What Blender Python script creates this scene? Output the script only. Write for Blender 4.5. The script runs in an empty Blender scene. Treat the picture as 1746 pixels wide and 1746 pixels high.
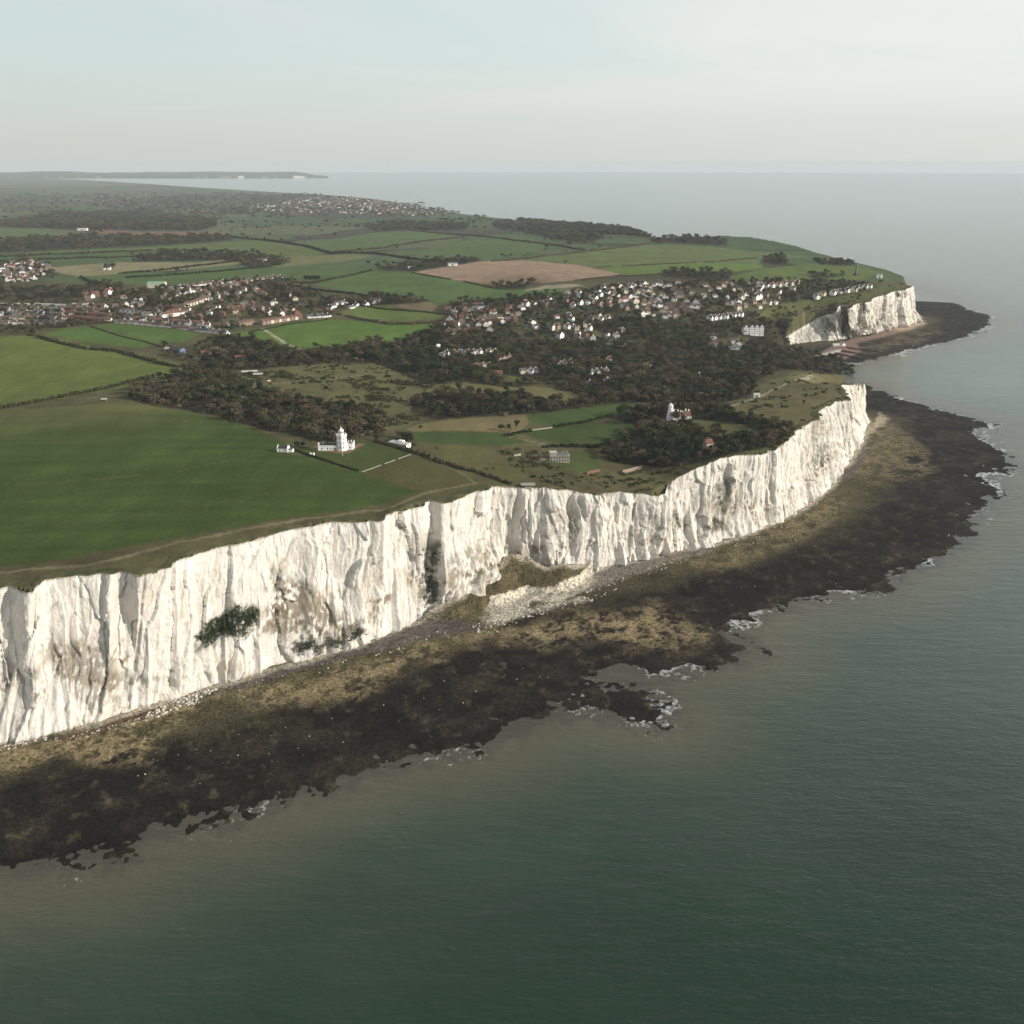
import bpy, math, random
import numpy as np
R = math.radians
rnd = random.Random(7)
rng = np.random.default_rng(11)
S = bpy.context.scene
COL = S.collection

# ------------------------------------------------------------------ camera, world, sun, exposure
CAM_H = 337.0
F_PX = 1677.0
PITCH = math.atan(598 / F_PX)
cam_d = bpy.data.cameras.new('camera')
cam = bpy.data.objects.new('camera', cam_d)
COL.objects.link(cam)
cam.location = (0, 0, CAM_H)
cam.rotation_euler = (math.pi / 2 - PITCH, 0, 0)
cam_d.angle = 2 * math.atan(873 / F_PX)
cam_d.clip_start = 1.0
cam_d.clip_end = 250000
S.camera = cam
S.view_settings.view_transform = 'Standard'
S.view_settings.look = 'None'
S.view_settings.gamma = 1
S.view_settings.use_curve_mapping = False
S.view_settings.exposure = 0.13
S.cycles.max_bounces = 6
S.cycles.diffuse_bounces = 2
S.cycles.glossy_bounces = 3
S.cycles.transparent_max_bounces = 6
S.cycles.volume_bounces = 3
S.cycles.use_denoising = True

SUN_AZ, SUN_EL = 104.0, 21.0          # clockwise from +Y (the view direction)
W = bpy.data.worlds.new('World')
S.world = W
W.use_nodes = True
def build_world():
    nt = W.node_tree
    nt.nodes.clear()
    N, L = nt.nodes.new, nt.links.new
    out = N('ShaderNodeOutputWorld')
    bg = N('ShaderNodeBackground'); bg.inputs[1].default_value = 0.085
    sky = N('ShaderNodeTexSky'); sky.sky_type = 'NISHITA'; sky.sun_disc = False
    sky.sun_elevation = R(SUN_EL); sky.sun_rotation = R(SUN_AZ)
    sky.altitude = 300; sky.air_density = 1.0; sky.dust_density = 1.2; sky.ozone_density = 1.5
    tc = N('ShaderNodeTexCoord')
    sep = N('ShaderNodeSeparateXYZ'); L(tc.outputs['Generated'], sep.inputs[0])
    z = N('ShaderNodeMath'); z.operation = 'MAXIMUM'; z.inputs[1].default_value = 0.0; L(sep.outputs[2], z.inputs[0])
    za = N('ShaderNodeMath'); za.operation = 'ADD'; za.inputs[1].default_value = 0.11; L(z.outputs[0], za.inputs[0])
    dx = N('ShaderNodeMath'); dx.operation = 'DIVIDE'; L(sep.outputs[0], dx.inputs[0]); L(za.outputs[0], dx.inputs[1])
    dy = N('ShaderNodeMath'); dy.operation = 'DIVIDE'; L(sep.outputs[1], dy.inputs[0]); L(za.outputs[0], dy.inputs[1])
    cb = N('ShaderNodeCombineXYZ'); L(dx.outputs[0], cb.inputs[0]); L(dy.outputs[0], cb.inputs[1])
    mp = N('ShaderNodeMapping'); mp.inputs['Scale'].default_value = (0.13, 0.30, 1); mp.inputs['Rotation'].default_value = (0, 0, R(8)); mp.inputs['Location'].default_value = (3.9, 0.67, 0)
    L(cb.outputs[0], mp.inputs[0])
    n1 = N('ShaderNodeTexNoise'); n1.inputs['Scale'].default_value = 1.2; n1.inputs['Detail'].default_value = 5; n1.inputs['Roughness'].default_value = 0.58
    n1.inputs['Distortion'].default_value = 0.8
    L(mp.outputs[0], n1.inputs['Vector'])
    mr = N('ShaderNodeMapRange'); mr.inputs[1].default_value = 0.36; mr.inputs[2].default_value = 0.62; mr.interpolation_type = 'SMOOTHSTEP'
    L(n1.outputs[0], mr.inputs[0])
    veil = N('ShaderNodeMix'); veil.data_type = 'RGBA'; L(mr.outputs[0], veil.inputs[0])
    veil.inputs[6].default_value = (7.4, 8.4, 8.1, 1); veil.inputs[7].default_value = (8.9, 9.0, 8.65, 1)     # thin blue gaps, thicker white veil
    hz = N('ShaderNodeMapRange'); hz.inputs[1].default_value = 0.0; hz.inputs[2].default_value = 0.10; hz.interpolation_type = 'SMOOTHSTEP'; L(z.outputs[0], hz.inputs[0])
    low = N('ShaderNodeMix'); low.data_type = 'RGBA'; L(hz.outputs[0], low.inputs[0]); low.inputs[6].default_value = (7.3, 7.6, 7.2, 1); L(veil.outputs[2], low.inputs[7])
    # the thin cloud glows a little towards the sun
    dp = N('ShaderNodeVectorMath'); dp.operation = 'DOT_PRODUCT'; L(tc.outputs['Generated'], dp.inputs[0]); dp.inputs[1].default_value = (math.sin(R(SUN_AZ)) * math.cos(R(SUN_EL)), math.cos(R(SUN_AZ)) * math.cos(R(SUN_EL)), math.sin(R(SUN_EL)))
    gl = N('ShaderNodeMapRange'); gl.inputs[1].default_value = -0.6; gl.inputs[2].default_value = 1.0; gl.inputs[3].default_value = 0.95; gl.inputs[4].default_value = 1.3; L(dp.outputs['Value'], gl.inputs[0])
    vs = N('ShaderNodeVectorMath'); vs.operation = 'SCALE'; L(low.outputs[2], vs.inputs[0]); L(gl.outputs[0], vs.inputs[3])
    mix = N('ShaderNodeMix'); mix.data_type = 'RGBA'
    # seen edge-on the veil is thick; overhead the blue shows through it
    th = N('ShaderNodeMapRange'); th.inputs[1].default_value = 0.15; th.inputs[2].default_value = 0.55; th.inputs[3].default_value = 0.88; th.inputs[4].default_value = 0.5; L(z.outputs[0], th.inputs[0]); L(th.outputs[0], mix.inputs[0])
    cs = N('ShaderNodeCombineXYZ'); L(sep.outputs[0], cs.inputs[0]); L(sep.outputs[1], cs.inputs[1]); L(z.outputs[0], cs.inputs[2]); L(cs.outputs[0], sky.inputs[0])
    L(sky.outputs[0], mix.inputs[6]); L(vs.outputs[0], mix.inputs[7])
    L(mix.outputs[2], bg.inputs[0]); L(bg.outputs[0], out.inputs[0])
build_world()
sun_d = bpy.data.lights.new('sun', 'SUN'); sun_d.energy = 5.0; sun_d.angle = R(0.6); sun_d.color = (1.0, 0.925, 0.815)
sun = bpy.data.objects.new('sun', sun_d); COL.objects.link(sun)
sun.rotation_euler = (R(90 - SUN_EL), 0, R(180 - SUN_AZ) + 0)
sun.location = (3000, -700, 1200)
# a sun lamp shines along its local -Z: point it from the sun's place towards the origin
from mathutils import Vector
_sd = Vector((math.sin(R(SUN_AZ)) * math.cos(R(SUN_EL)), math.cos(R(SUN_AZ)) * math.cos(R(SUN_EL)), math.sin(R(SUN_EL))))
sun.rotation_euler = (-_sd).to_track_quat('-Z', 'Y').to_euler()

# ------------------------------------------------------------------ maths helpers
CP, SP = math.cos(PITCH), math.sin(PITCH)
def ray(px, py):
    px = np.asarray(px, float); py = np.asarray(py, float)
    u = (px - 873) / F_PX; v = (873 - py) / F_PX
    return np.stack([u, CP + v * SP, -SP + v * CP], -1)
def un(px, py, z):
    d = ray(px, py); t = (np.asarray(z, float) - CAM_H) / d[..., 2]
    P = d * t[..., None]; P[..., 2] += CAM_H
    return P
def proj(x, y, z):
    zc = z - CAM_H
    depth = y * CP - zc * SP
    up = y * SP + zc * CP
    depth = np.maximum(depth, 1e-3)
    return 873 + F_PX * x / depth, 873 - F_PX * up / depth

def _h(ix, iy, iz):
    n = (ix.astype(np.int64) * 374761393 + iy.astype(np.int64) * 668265263 + iz.astype(np.int64) * 2147483647) & 0xffffffff
    n = ((n ^ (n >> 13)) * 1274126177) & 0xffffffff
    n = (n ^ (n >> 16)) & 0xffff
    return n / 32767.5 - 1.0
def vn(x, y, z=0.0):
    x, y, z = np.broadcast_arrays(np.asarray(x, float), np.asarray(y, float), np.asarray(z, float))
    fx, fy, fz = np.floor(x), np.floor(y), np.floor(z)
    ix, iy, iz = fx.astype(int), fy.astype(int), fz.astype(int)
    a, b, c = x - fx, y - fy, z - fz
    a = a * a * a * (a * (a * 6 - 15) + 10); b = b * b * b * (b * (b * 6 - 15) + 10); c = c * c * c * (c * (c * 6 - 15) + 10)
    r = 0
    for k in (0, 1):
        wz = c if k else 1 - c
        if np.all(wz == 0): continue
        s = 0
        for j in (0, 1):
            wy = b if j else 1 - b
            s = s + wy * ((1 - a) * _h(ix, iy + j, iz + k) + a * _h(ix + 1, iy + j, iz + k))
        r = r + wz * s
    return r
def fbm(x, y, z=0.0, o=4, g=0.5):
    r = 0; a = 1; t = 0
    for i in range(o):
        r = r + a * vn(x * 2 ** i + 17.3 * i, y * 2 ** i + 5.1 * i, z * 2 ** i if np.ndim(z) or z else 0.0); t += a; a *= g
    return r / t
def ridge(x, y, z=0.0, o=3, g=0.5):
    r = 0; a = 1; t = 0
    for i in range(o):
        r = r + a * (1 - 2 * np.abs(vn(x * 2 ** i + 31.7 * i, y * 2 ** i + 3.3 * i, z))); t += a; a *= g
    return r / t
def facets(x, y, sx, sy, seed, tilt=0.5):
    """planar broken blocks: every cell of a jittered grid has its own offset and tilt"""
    u, v = x / sx, y / sy; iu, iv = np.floor(u).astype(int), np.floor(v).astype(int)
    best = np.full(u.shape, 1e9); sec = best.copy(); val = np.zeros(u.shape)
    for a in (-1, 0, 1):
        for b in (-1, 0, 1):
            ci, cj = iu + a, iv + b; k = np.full(u.shape, seed * 91 + 7)
            cx = ci + 0.5 + 0.45 * _h(ci, cj, k); cy = cj + 0.5 + 0.45 * _h(ci, cj, k + 1)
            d = (u - cx) ** 2 + (v - cy) ** 2
            w = _h(ci, cj, k + 2) + tilt * ((u - cx) * 2 * _h(ci, cj, k + 3) + (v - cy) * _h(ci, cj, k + 4))
            c = d < best; sec = np.where(c, best, np.minimum(sec, d)); val = np.where(c, w, val); best = np.where(c, d, best)
    return val, np.sqrt(sec) - np.sqrt(best)
def sstep(a, b, x):
    t = np.clip((x - a) / (b - a), 0, 1); return t * t * (3 - 2 * t)
def in_poly(px, py, poly):
    inside = np.zeros(px.shape, bool)
    n = len(poly)
    for i in range(n):
        x1, y1 = poly[i][:2]; x2, y2 = poly[(i + 1) % n][:2]
        if y1 == y2: continue
        c = ((y1 > py) != (y2 > py)) & (px < (x2 - x1) * (py - y1) / (y2 - y1) + x1)
        inside ^= c
    return inside
def d_line(px, py, pts):
    d = np.full(px.shape, 1e18)
    for i in range(len(pts) - 1):
        x1, y1 = pts[i][:2]; x2, y2 = pts[i + 1][:2]
        vx, vy = x2 - x1, y2 - y1; l2 = vx * vx + vy * vy + 1e-12
        t = np.clip(((px - x1) * vx + (py - y1) * vy) / l2, 0, 1)
        d = np.minimum(d, (px - x1 - t * vx) ** 2 + (py - y1 - t * vy) ** 2)
    return np.sqrt(d)
def soft_poly(px, py, poly, soft, wob=0):
    """1 inside a picture-traced outline, falling to 0 over `soft` px."""
    m = np.zeros(px.shape)
    xs = [p[0] for p in poly]; ys = [p[1] for p in poly]
    b = (px > min(xs) - soft * 3) & (px < max(xs) + soft * 3) & (py > min(ys) - soft * 3) & (py < max(ys) + soft * 3)
    if not b.any(): return m
    X, Y = px[b], py[b]
    d = d_line(X, Y, list(poly) + [poly[0]])
    d = np.where(in_poly(X, Y, poly), d, -d)
    if np.ndim(wob): d = d + wob[b]
    m[b] = sstep(-soft, soft, d)
    return m

# ------------------------------------------------------------------ object helpers
def tag(o, label=None, cat=None, group=None, kind=None):
    if label: o['label'] = label
    if cat: o['category'] = cat
    if group: o['group'] = group
    if kind: o['kind'] = kind
    return o
def np_mesh(name, verts, faces, mats, col=None, smooth=False, mat_idx=None, attrs=None):
    """verts (n,3), faces (m,k) arrays -> mesh"""
    me = bpy.data.meshes.new(name)
    verts = np.ascontiguousarray(verts, np.float32); faces = np.ascontiguousarray(faces, np.int32)
    n, (m, k) = len(verts), faces.shape
    me.vertices.add(n); me.vertices.foreach_set('co', verts.ravel())
    me.loops.add(m * k); me.loops.foreach_set('vertex_index', faces.ravel())
    me.polygons.add(m); me.polygons.foreach_set('loop_start', np.arange(0, m * k, k, dtype=np.int32))
    if smooth: me.polygons.foreach_set('use_smooth', np.ones(m, bool))
    if mat_idx is not None: me.polygons.foreach_set('material_index', np.ascontiguousarray(mat_idx, np.int32))
    me.update(calc_edges=True)
    for a in (mats if isinstance(mats, (list, tuple)) else [mats]): me.materials.append(a)
    if col is not None:
        c = np.ones((n, 4), np.float32); c[:, :3] = col
        at = me.color_attributes.new('Col', 'FLOAT_COLOR', 'POINT'); at.data.foreach_set('color', c.ravel())
    for nm, v in (attrs or {}).items():
        at = me.attributes.new(nm, 'FLOAT', 'POINT'); at.data.foreach_set('value', np.ascontiguousarray(v, np.float32))
    return me
def link(name, me, parent=None, loc=None, rz=0):
    o = bpy.data.objects.new(name, me); COL.objects.link(o)
    if parent is not None: o.parent = parent
    if loc is not None: o.location = loc
    if rz: o.rotation_euler = (0, 0, rz)
    return o
def empty(name, loc, rz=0, **kw):
    o = bpy.data.objects.new(name, None); COL.objects.link(o); o.location = loc; o.rotation_euler = (0, 0, rz)
    tag(o, **kw); return o
class MB:
    """collects boxes, prisms, lathes ... in one mesh"""
    def __init__(s): s.v = []; s.f = []; s.m = []
    def add(s, v, f, m=0):
        b = len(s.v); s.v += [tuple(p) for p in v]; s.f += [tuple(i + b for i in q) for q in f]; s.m += [m] * len(f); return s
    def box(s, x0, x1, y0, y1, z0, z1, m=0):
        return s.add([(x0, y0, z0), (x1, y0, z0), (x1, y1, z0), (x0, y1, z0), (x0, y0, z1), (x1, y0, z1), (x1, y1, z1), (x0, y1, z1)],
                     [(0, 3, 2, 1), (4, 5, 6, 7), (0, 1, 5, 4), (1, 2, 6, 5), (2, 3, 7, 6), (3, 0, 4, 7)], m)
    def gable(s, x0, x1, y0, y1, z0, z1, m=0):      # pentagonal wall block: ridge along x
        ym = (y0 + y1) / 2
        return s.add([(x0, y0, 0), (x0, y1, 0), (x0, y1, z0), (x0, ym, z1), (x0, y0, z0), (x1, y0, 0), (x1, y1, 0), (x1, y1, z0), (x1, ym, z1), (x1, y0, z0)],
                     [(0, 4, 3, 2, 1), (5, 6, 7, 8, 9), (0, 5, 9, 4), (1, 2, 7, 6), (4, 9, 8, 3), (2, 3, 8, 7)], m)
    def roof(s, x0, x1, y0, y1, z0, z1, t=0.3, ov=0.4, m=0):   # two pitched slabs over the gable, ridge along x
        ym = (y0 + y1) / 2; sl = (z1 - z0) / (ym - y0)
        x0 -= ov; x1 += ov; a = y0 - ov; b = y1 + ov; ze = z0 - ov * sl
        P = [(x0, a, ze), (x1, a, ze), (x1, ym, z1), (x0, ym, z1), (x0, b, ze), (x1, b, ze)]
        Q = [(p[0], p[1], p[2] + t) for p in P]
        return s.add(P + Q, [(0, 3, 2, 1), (3, 4, 5, 2), (6, 7, 8, 9), (9, 8, 11, 10), (0, 1, 7, 6), (4, 10, 11, 5), (0, 6, 9, 3), (3, 9, 10, 4), (1, 2, 8, 7), (2, 5, 11, 8)], m)
    def hip(s, x0, x1, y0, y1, z0, z1, m=0, ov=0.4):
        x0 -= ov; x1 += ov; y0 -= ov; y1 += ov; ym = (y0 + y1) / 2; h = min((y1 - y0) / 2, (x1 - x0) / 2 - 0.1)
        return s.add([(x0, y0, z0), (x1, y0, z0), (x1, y1, z0), (x0, y1, z0), (x0 + h, ym, z1), (x1 - h, ym, z1)],
                     [(0, 3, 2, 1), (0, 1, 5, 4), (1, 2, 5), (2, 3, 4, 5), (3, 0, 4)], m)
    def lathe(s, prof, n=8, cx=0, cy=0, ph=0, m=0):
        v = []
        for (r, z) in prof:
            for i in range(n):
                a = ph + 2 * math.pi * i / n; v.append((cx + r * math.cos(a), cy + r * math.sin(a), z))
        f = []
        for j in range(len(prof) - 1):
            for i in range(n):
                k = (i + 1) % n; f.append((j * n + i, j * n + k, (j + 1) * n + k, (j + 1) * n + i))
        f.append(tuple(range(n))[::-1]); f.append(tuple((len(prof) - 1) * n + i for i in range(n)))
        return s.add(v, f, m)
    def bar(s, p, q, w, m=0):
        p = Vector(p); q = Vector(q); d = (q - p).normalized()
        a = d.cross(Vector((0, 0, 1)));  a = a.normalized() if a.length > 1e-4 else Vector((1, 0, 0)); b = d.cross(a).normalized()
        a *= w / 2; b *= w / 2
        v = [p - a - b, p + a - b, p + a + b, p - a + b, q - a - b, q + a - b, q + a + b, q - a + b]
        return s.add(v, [(0, 3, 2, 1), (4, 5, 6, 7), (0, 1, 5, 4), (1, 2, 6, 5), (2, 3, 7, 6), (3, 0, 4, 7)], m)
    def mesh(s, name, mats, smooth=False):
        me = bpy.data.meshes.new(name); me.from_pydata(s.v, [], s.f)
        for a in (mats if isinstance(mats, (list, tuple)) else [mats]): me.materials.append(a)
        me.polygons.foreach_set('material_index', s.m)
        if smooth: me.polygons.foreach_set('use_smooth', [True] * len(me.polygons))
        me.update(); return me
    def build(s, name, mats, parent=None, loc=None, rz=0, smooth=False):
        return link(name, s.mesh(name, mats, smooth), parent, loc, rz)

# ------------------------------------------------------------------ materials
def mat_base(name, rough=0.9, spec=0.2):
    m = bpy.data.materials.new(name); m.use_nodes = True
    nt = m.node_tree; b = nt.nodes['Principled BSDF']
    b.inputs['Roughness'].default_value = rough; b.inputs['Specular IOR Level'].default_value = spec
    return m, nt, b
def pos_noise(nt, scale, sc=(1, 1, 1), detail=4, rough=0.55, coord='Object'):
    N, L = nt.nodes.new, nt.links.new
    tc = N('ShaderNodeTexCoord'); mp = N('ShaderNodeMapping'); mp.inputs['Scale'].default_value = sc
    L(tc.outputs[coord], mp.inputs[0])
    n = N('ShaderNodeTexNoise'); n.inputs['Scale'].default_value = scale; n.inputs['Detail'].default_value = detail; n.inputs['Roughness'].default_value = rough
    L(mp.outputs[0], n.inputs['Vector']); return n
def mrange(nt, src, a, b, c, d):
    m = nt.nodes.new('ShaderNodeMapRange'); m.inputs[1].default_value = a; m.inputs[2].default_value = b; m.inputs[3].default_value = c; m.inputs[4].default_value = d
    nt.links.new(src, m.inputs[0]); return m.outputs[0]
def mixc(nt, fac, a, b, mode='MIX'):
    m = nt.nodes.new('ShaderNodeMix'); m.data_type = 'RGBA'; m.blend_type = mode
    for s, v in ((m.inputs[0], fac), (m.inputs[6], a), (m.inputs[7], b)):
        if isinstance(v, (int, float)): s.default_value = v
        elif isinstance(v, tuple): s.default_value = (*v, 1) if len(v) == 3 else v
        else: nt.links.new(v, s)
    return m.outputs[2]
def scale_col(nt, col, fac):
    m = nt.nodes.new('ShaderNodeVectorMath'); m.operation = 'SCALE'
    nt.links.new(col, m.inputs[0]); nt.links.new(fac, m.inputs[3]); return m.outputs[0]
def bump(nt, b, h, strength, dist):
    k = nt.nodes.new('ShaderNodeBump'); k.inputs['Strength'].default_value = strength; k.inputs['Distance'].default_value = dist
    nt.links.new(h, k.inputs['Height']); nt.links.new(k.outputs[0], b.inputs['Normal'])
def attr(nt, name='Col'):
    a = nt.nodes.new('ShaderNodeAttribute'); a.attribute_name = name; return a

def plain(name, col, rough=0.85, spec=0.25, var=0.15, scale=0.6):
    m, nt, b = mat_base(name, rough, spec)
    n = pos_noise(nt, scale, detail=3)
    rgb = nt.nodes.new('ShaderNodeRGB'); rgb.outputs[0].default_value = (*col, 1)
    nt.links.new(scale_col(nt, rgb.outputs[0], mrange(nt, n.outputs[0], 0.3, 0.7, 1 - var, 1 + var)), b.inputs['Base Color'])
    return m

def turf_mat():
    m, nt, b = mat_base('turf', 0.95, 0.05)
    c = attr(nt).outputs['Color']
    n1 = pos_noise(nt, 0.35, (1, 1, 0.3), 5, 0.65)
    n2 = pos_noise(nt, 0.045, (1, 0.35, 0.3), 4, 0.6)
    c = scale_col(nt, c, mrange(nt, n1.outputs[0], 0.25, 0.75, 0.74, 1.26))
    c = scale_col(nt, c, mrange(nt, n2.outputs[0], 0.3, 0.7, 0.86, 1.14))
    nt.links.new(c, b.inputs['Base Color'])
    bump(nt, b, n1.outputs[0], 0.25, 0.5)
    return m
def chalk_mat():
    m, nt, b = mat_base('chalk', 0.93, 0.1)
    c = attr(nt).outputs['Color']
    st = pos_noise(nt, 0.5, (1, 1, 0.16), 6, 0.65)
    fn = pos_noise(nt, 0.9, (1, 1, 0.6), 6, 0.7)
    bd = pos_noise(nt, 0.25, (0.12, 0.12, 2.2), 4, 0.6)
    c = scale_col(nt, c, mrange(nt, st.outputs[0], 0.3, 0.62, 0.88, 1.02))
    c = scale_col(nt, c, mrange(nt, fn.outputs[0], 0.28, 0.6, 0.84, 1.03))
    c = scale_col(nt, c, mrange(nt, bd.outputs[0], 0.35, 0.6, 0.94, 1.02))
    nt.links.new(c, b.inputs['Base Color'])
    ad = nt.nodes.new('ShaderNodeMath'); ad.operation = 'ADD'; nt.links.new(st.outputs[0], ad.inputs[0]); nt.links.new(fn.outputs[0], ad.inputs[1])
    bump(nt, b, ad.outputs[0], 0.8, 1.1)
    return m
def reef_mat():
    m, nt, b = mat_base('reef_rock', 0.9, 0.12)
    c = attr(nt).outputs['Color']
    n1 = pos_noise(nt, 0.45, (1, 1, 1), 7, 0.75)
    n2 = pos_noise(nt, 1.1, (1, 1, 1), 3, 0.8)
    c = scale_col(nt, c, mrange(nt, n1.outputs[0], 0.36, 0.66, 0.2, 1.8))
    c = scale_col(nt, c, mrange(nt, n2.outputs[0], 0.35, 0.68, 0.45, 1.75))
    nt.links.new(c, b.inputs['Base Color'])
    bump(nt, b, n1.outputs[0], 0.8, 0.9)
    return m
def sea_mat():
    m, nt, b = mat_base('sea_water', 0.17, 0.5)
    b.inputs['IOR'].default_value = 1.33
    c = attr(nt).outputs['Color']
    big = pos_noise(nt, 0.006, (1, 2.5, 1), 4, 0.55)
    c = scale_col(nt, c, mrange(nt, big.outputs[0], 0.3, 0.7, 0.88, 1.12))
    fo = attr(nt, 'foam').outputs['Fac']
    fn = pos_noise(nt, 0.28, (1, 1, 1), 8, 0.72)
    ad = nt.nodes.new('ShaderNodeMath'); ad.operation = 'MULTIPLY_ADD'; nt.links.new(fo, ad.inputs[0]); ad.inputs[1].default_value = 0.285; nt.links.new(fn.outputs[0], ad.inputs[2])
    ff = mrange(nt, ad.outputs[0], 0.74, 0.92, 0.0, 0.8)
    c = mixc(nt, ff, c, (0.62, 0.64, 0.63))
    nt.links.new(c, b.inputs['Base Color'])
    nt.links.new(mrange(nt, ff, 0, 1, 0.17, 0.8), b.inputs['Roughness'])
    w1 = pos_noise(nt, 0.075, (0.55, 1.5, 1), 5, 0.6)
    w2 = pos_noise(nt, 0.35, (0.7, 1.4, 1), 4, 0.6)
    s = nt.nodes.new('ShaderNodeMath'); s.operation = 'MULTIPLY_ADD'; nt.links.new(w1.outputs[0], s.inputs[0]); s.inputs[1].default_value = 2.6; nt.links.new(w2.outputs[0], s.inputs[2])
    bump(nt, b, s.outputs[0], 0.5, 1.0)
    return m
def foliage_mat(name, cols, rough=0.95):
    m, nt, b = mat_base(name, rough, 0.05)
    oi = nt.nodes.new('ShaderNodeObjectInfo')
    ramp = nt.nodes.new('ShaderNodeValToRGB'); ramp.color_ramp.interpolation = 'LINEAR'
    e = ramp.color_ramp.elements
    while len(e) < len(cols): e.new(0.5)
    for i, cc in enumerate(cols): e[i].position = i / (len(cols) - 1); e[i].color = (*cc, 1)
    # whole stands share a tone: part of the hue comes from where the plant stands
    ln = nt.nodes.new('ShaderNodeTexNoise'); ln.inputs['Scale'].default_value = 0.013; ln.inputs['Detail'].default_value = 3
    nt.links.new(oi.outputs['Location'], ln.inputs['Vector'])
    a1 = mrange(nt, ln.outputs[0], 0.34, 0.66, -0.25, 0.75); ad = nt.nodes.new('ShaderNodeMath'); ad.operation = 'MULTIPLY_ADD'; ad.use_clamp = True
    nt.links.new(oi.outputs['Random'], ad.inputs[0]); ad.inputs[1].default_value = 0.5; nt.links.new(a1, ad.inputs[2]); nt.links.new(ad.outputs[0], ramp.inputs[0])
    n = pos_noise(nt, 0.7, detail=3)
    nt.links.new(scale_col(nt, ramp.outputs[0], mrange(nt, n.outputs[0], 0.3, 0.7, 0.6, 1.45)), b.inputs['Base Color'])
    return m
M = dict(
    turf=turf_mat(), chalk=chalk_mat(), reef=reef_mat(), sea=sea_mat(),
    white=plain('white_render', (0.80, 0.79, 0.76), 0.7, var=0.05), cream=plain('cream_render', (0.62, 0.56, 0.43), var=0.08),
    brick=plain('red_brick', (0.17, 0.095, 0.07), var=0.2), pale_brick=plain('pale_brick', (0.29, 0.22, 0.17), var=0.15),
    grey_stone=plain('grey_stone', (0.33, 0.30, 0.25), var=0.25, scale=1.2),
    roof_brown=plain('brown_roof_tiles', (0.115, 0.075, 0.055), var=0.2), roof_red=plain('red_roof_tiles', (0.155, 0.072, 0.052), var=0.2),
    roof_grey=plain('grey_roof_slates', (0.11, 0.11, 0.115), var=0.2), roof_dark=plain('dark_roof_slates', (0.045, 0.045, 0.052), var=0.2),
    roof_pale=plain('pale_flat_roof', (0.42, 0.40, 0.37), var=0.1), roof_green=plain('green_sheet_roof', (0.20, 0.30, 0.20), var=0.1),
    blue=plain('blue_sheet_wall', (0.12, 0.17, 0.23), var=0.1),
    glass=plain('window_glass', (0.03, 0.035, 0.045), 0.15, 0.5, 0.1), metal=plain('grey_metal', (0.30, 0.31, 0.30), 0.4, 0.5),
    bark=plain('bark', (0.075, 0.06, 0.048), var=0.3),
    gravel=plain('gravel_track', (0.30, 0.25, 0.18), var=0.2, scale=0.3), concrete=plain('concrete', (0.30, 0.28, 0.24), var=0.15),
    timber=plain('weathered_timber', (0.06, 0.05, 0.04), var=0.3), orange=plain('orange_paint', (0.5, 0.12, 0.04)),
    bare=foliage_mat('bare_twigs', [(0.030, 0.025, 0.016), (0.080, 0.059, 0.036), (0.126, 0.098, 0.060), (0.060, 0.053, 0.028), (0.040, 0.048, 0.020), (0.090, 0.086, 0.040)]),
    ever=foliage_mat('evergreen_leaves', [(0.020, 0.034, 0.016), (0.034, 0.050, 0.020), (0.024, 0.034, 0.022), (0.055, 0.068, 0.022)]),
    scrub=foliage_mat('scrub_leaves', [(0.060, 0.056, 0.028), (0.042, 0.050, 0.022), (0.080, 0.068, 0.040), (0.036, 0.042, 0.022)]),
    rubble=plain('chalk_rubble', (0.50, 0.46, 0.39), var=0.2),
)

# ------------------------------------------------------------------ the shape of the land
# cliff: (top x, top y, top height, base x, base y) read from the coast, turned into world points
CL1 = [(-150, 1042, 90, -150, 1308), (-40, 1022, 90, -60, 1285), (10, 1003, 90, 5, 1270), (30, 1004, 90, 30, 1266), (57, 1009, 90, 55, 1262), (76, 990, 90, 80, 1250),
       (100, 986, 90, 108, 1247), (140, 983, 90, 142, 1240), (185, 978, 90, 180, 1232), (210, 978, 89, 215, 1222), (232, 984, 89, 235, 1213), (270, 975, 88.5, 265, 1204), (295, 969, 88, 290, 1197), (303, 956, 88, 305, 1195),
       (335, 945, 88, 340, 1182), (370, 937, 88, 370, 1172), (400, 930, 88, 400, 1165), (450, 918, 87, 450, 1147), (458, 915, 87, 470, 1143), (500, 903, 87, 515, 1131), (530, 896, 87, 540, 1124),
       (560, 890, 87, 570, 1115), (610, 890, 86, 610, 1104), (655, 889, 85, 650, 1088), (662, 879, 85, 670, 1080), (700, 866, 85, 700, 1068), (737, 858, 85, 735, 1055),
       (775, 857, 84, 765, 1045), (800, 845, 84, 790, 1030), (832, 833, 84, 815, 1015), (850, 831, 83, 840, 1000), (880, 832, 81, 865, 988), (905, 832, 80, 900, 985),
       (930, 832, 79, 935, 990), (965, 836, 76, 965, 988), (1000, 840, 72, 1000, 978), (1030, 846, 68, 1035, 969), (1060, 838, 66, 1060, 963), (1090, 843, 63, 1090, 957),
       (1122, 845, 60, 1122, 950), (1135, 832, 62, 1135, 947), (1160, 815, 68, 1165, 941), (1195, 797, 75, 1200, 936), (1230, 781, 79, 1230, 928), (1262, 777, 77, 1262, 919),
       (1300, 775, 74, 1300, 903), (1335, 762, 77, 1335, 888), (1352, 748, 79, 1350, 880), (1360, 735, 80, 1365, 871), (1380, 723, 80, 1385, 858), (1403, 716, 80, 1400, 846),
       (1397, 703, 80, 1415, 835), (1410, 693, 80, 1425, 822), (1430, 684, 79, 1430, 805), (1452, 682, 79, 1450, 790), (1443, 668, 78, 1462, 768), (1436, 656, 76, 1473, 750), (1472, 655, 72, 1480, 722), (1474, 652, 71, 1480, 714)]
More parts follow.
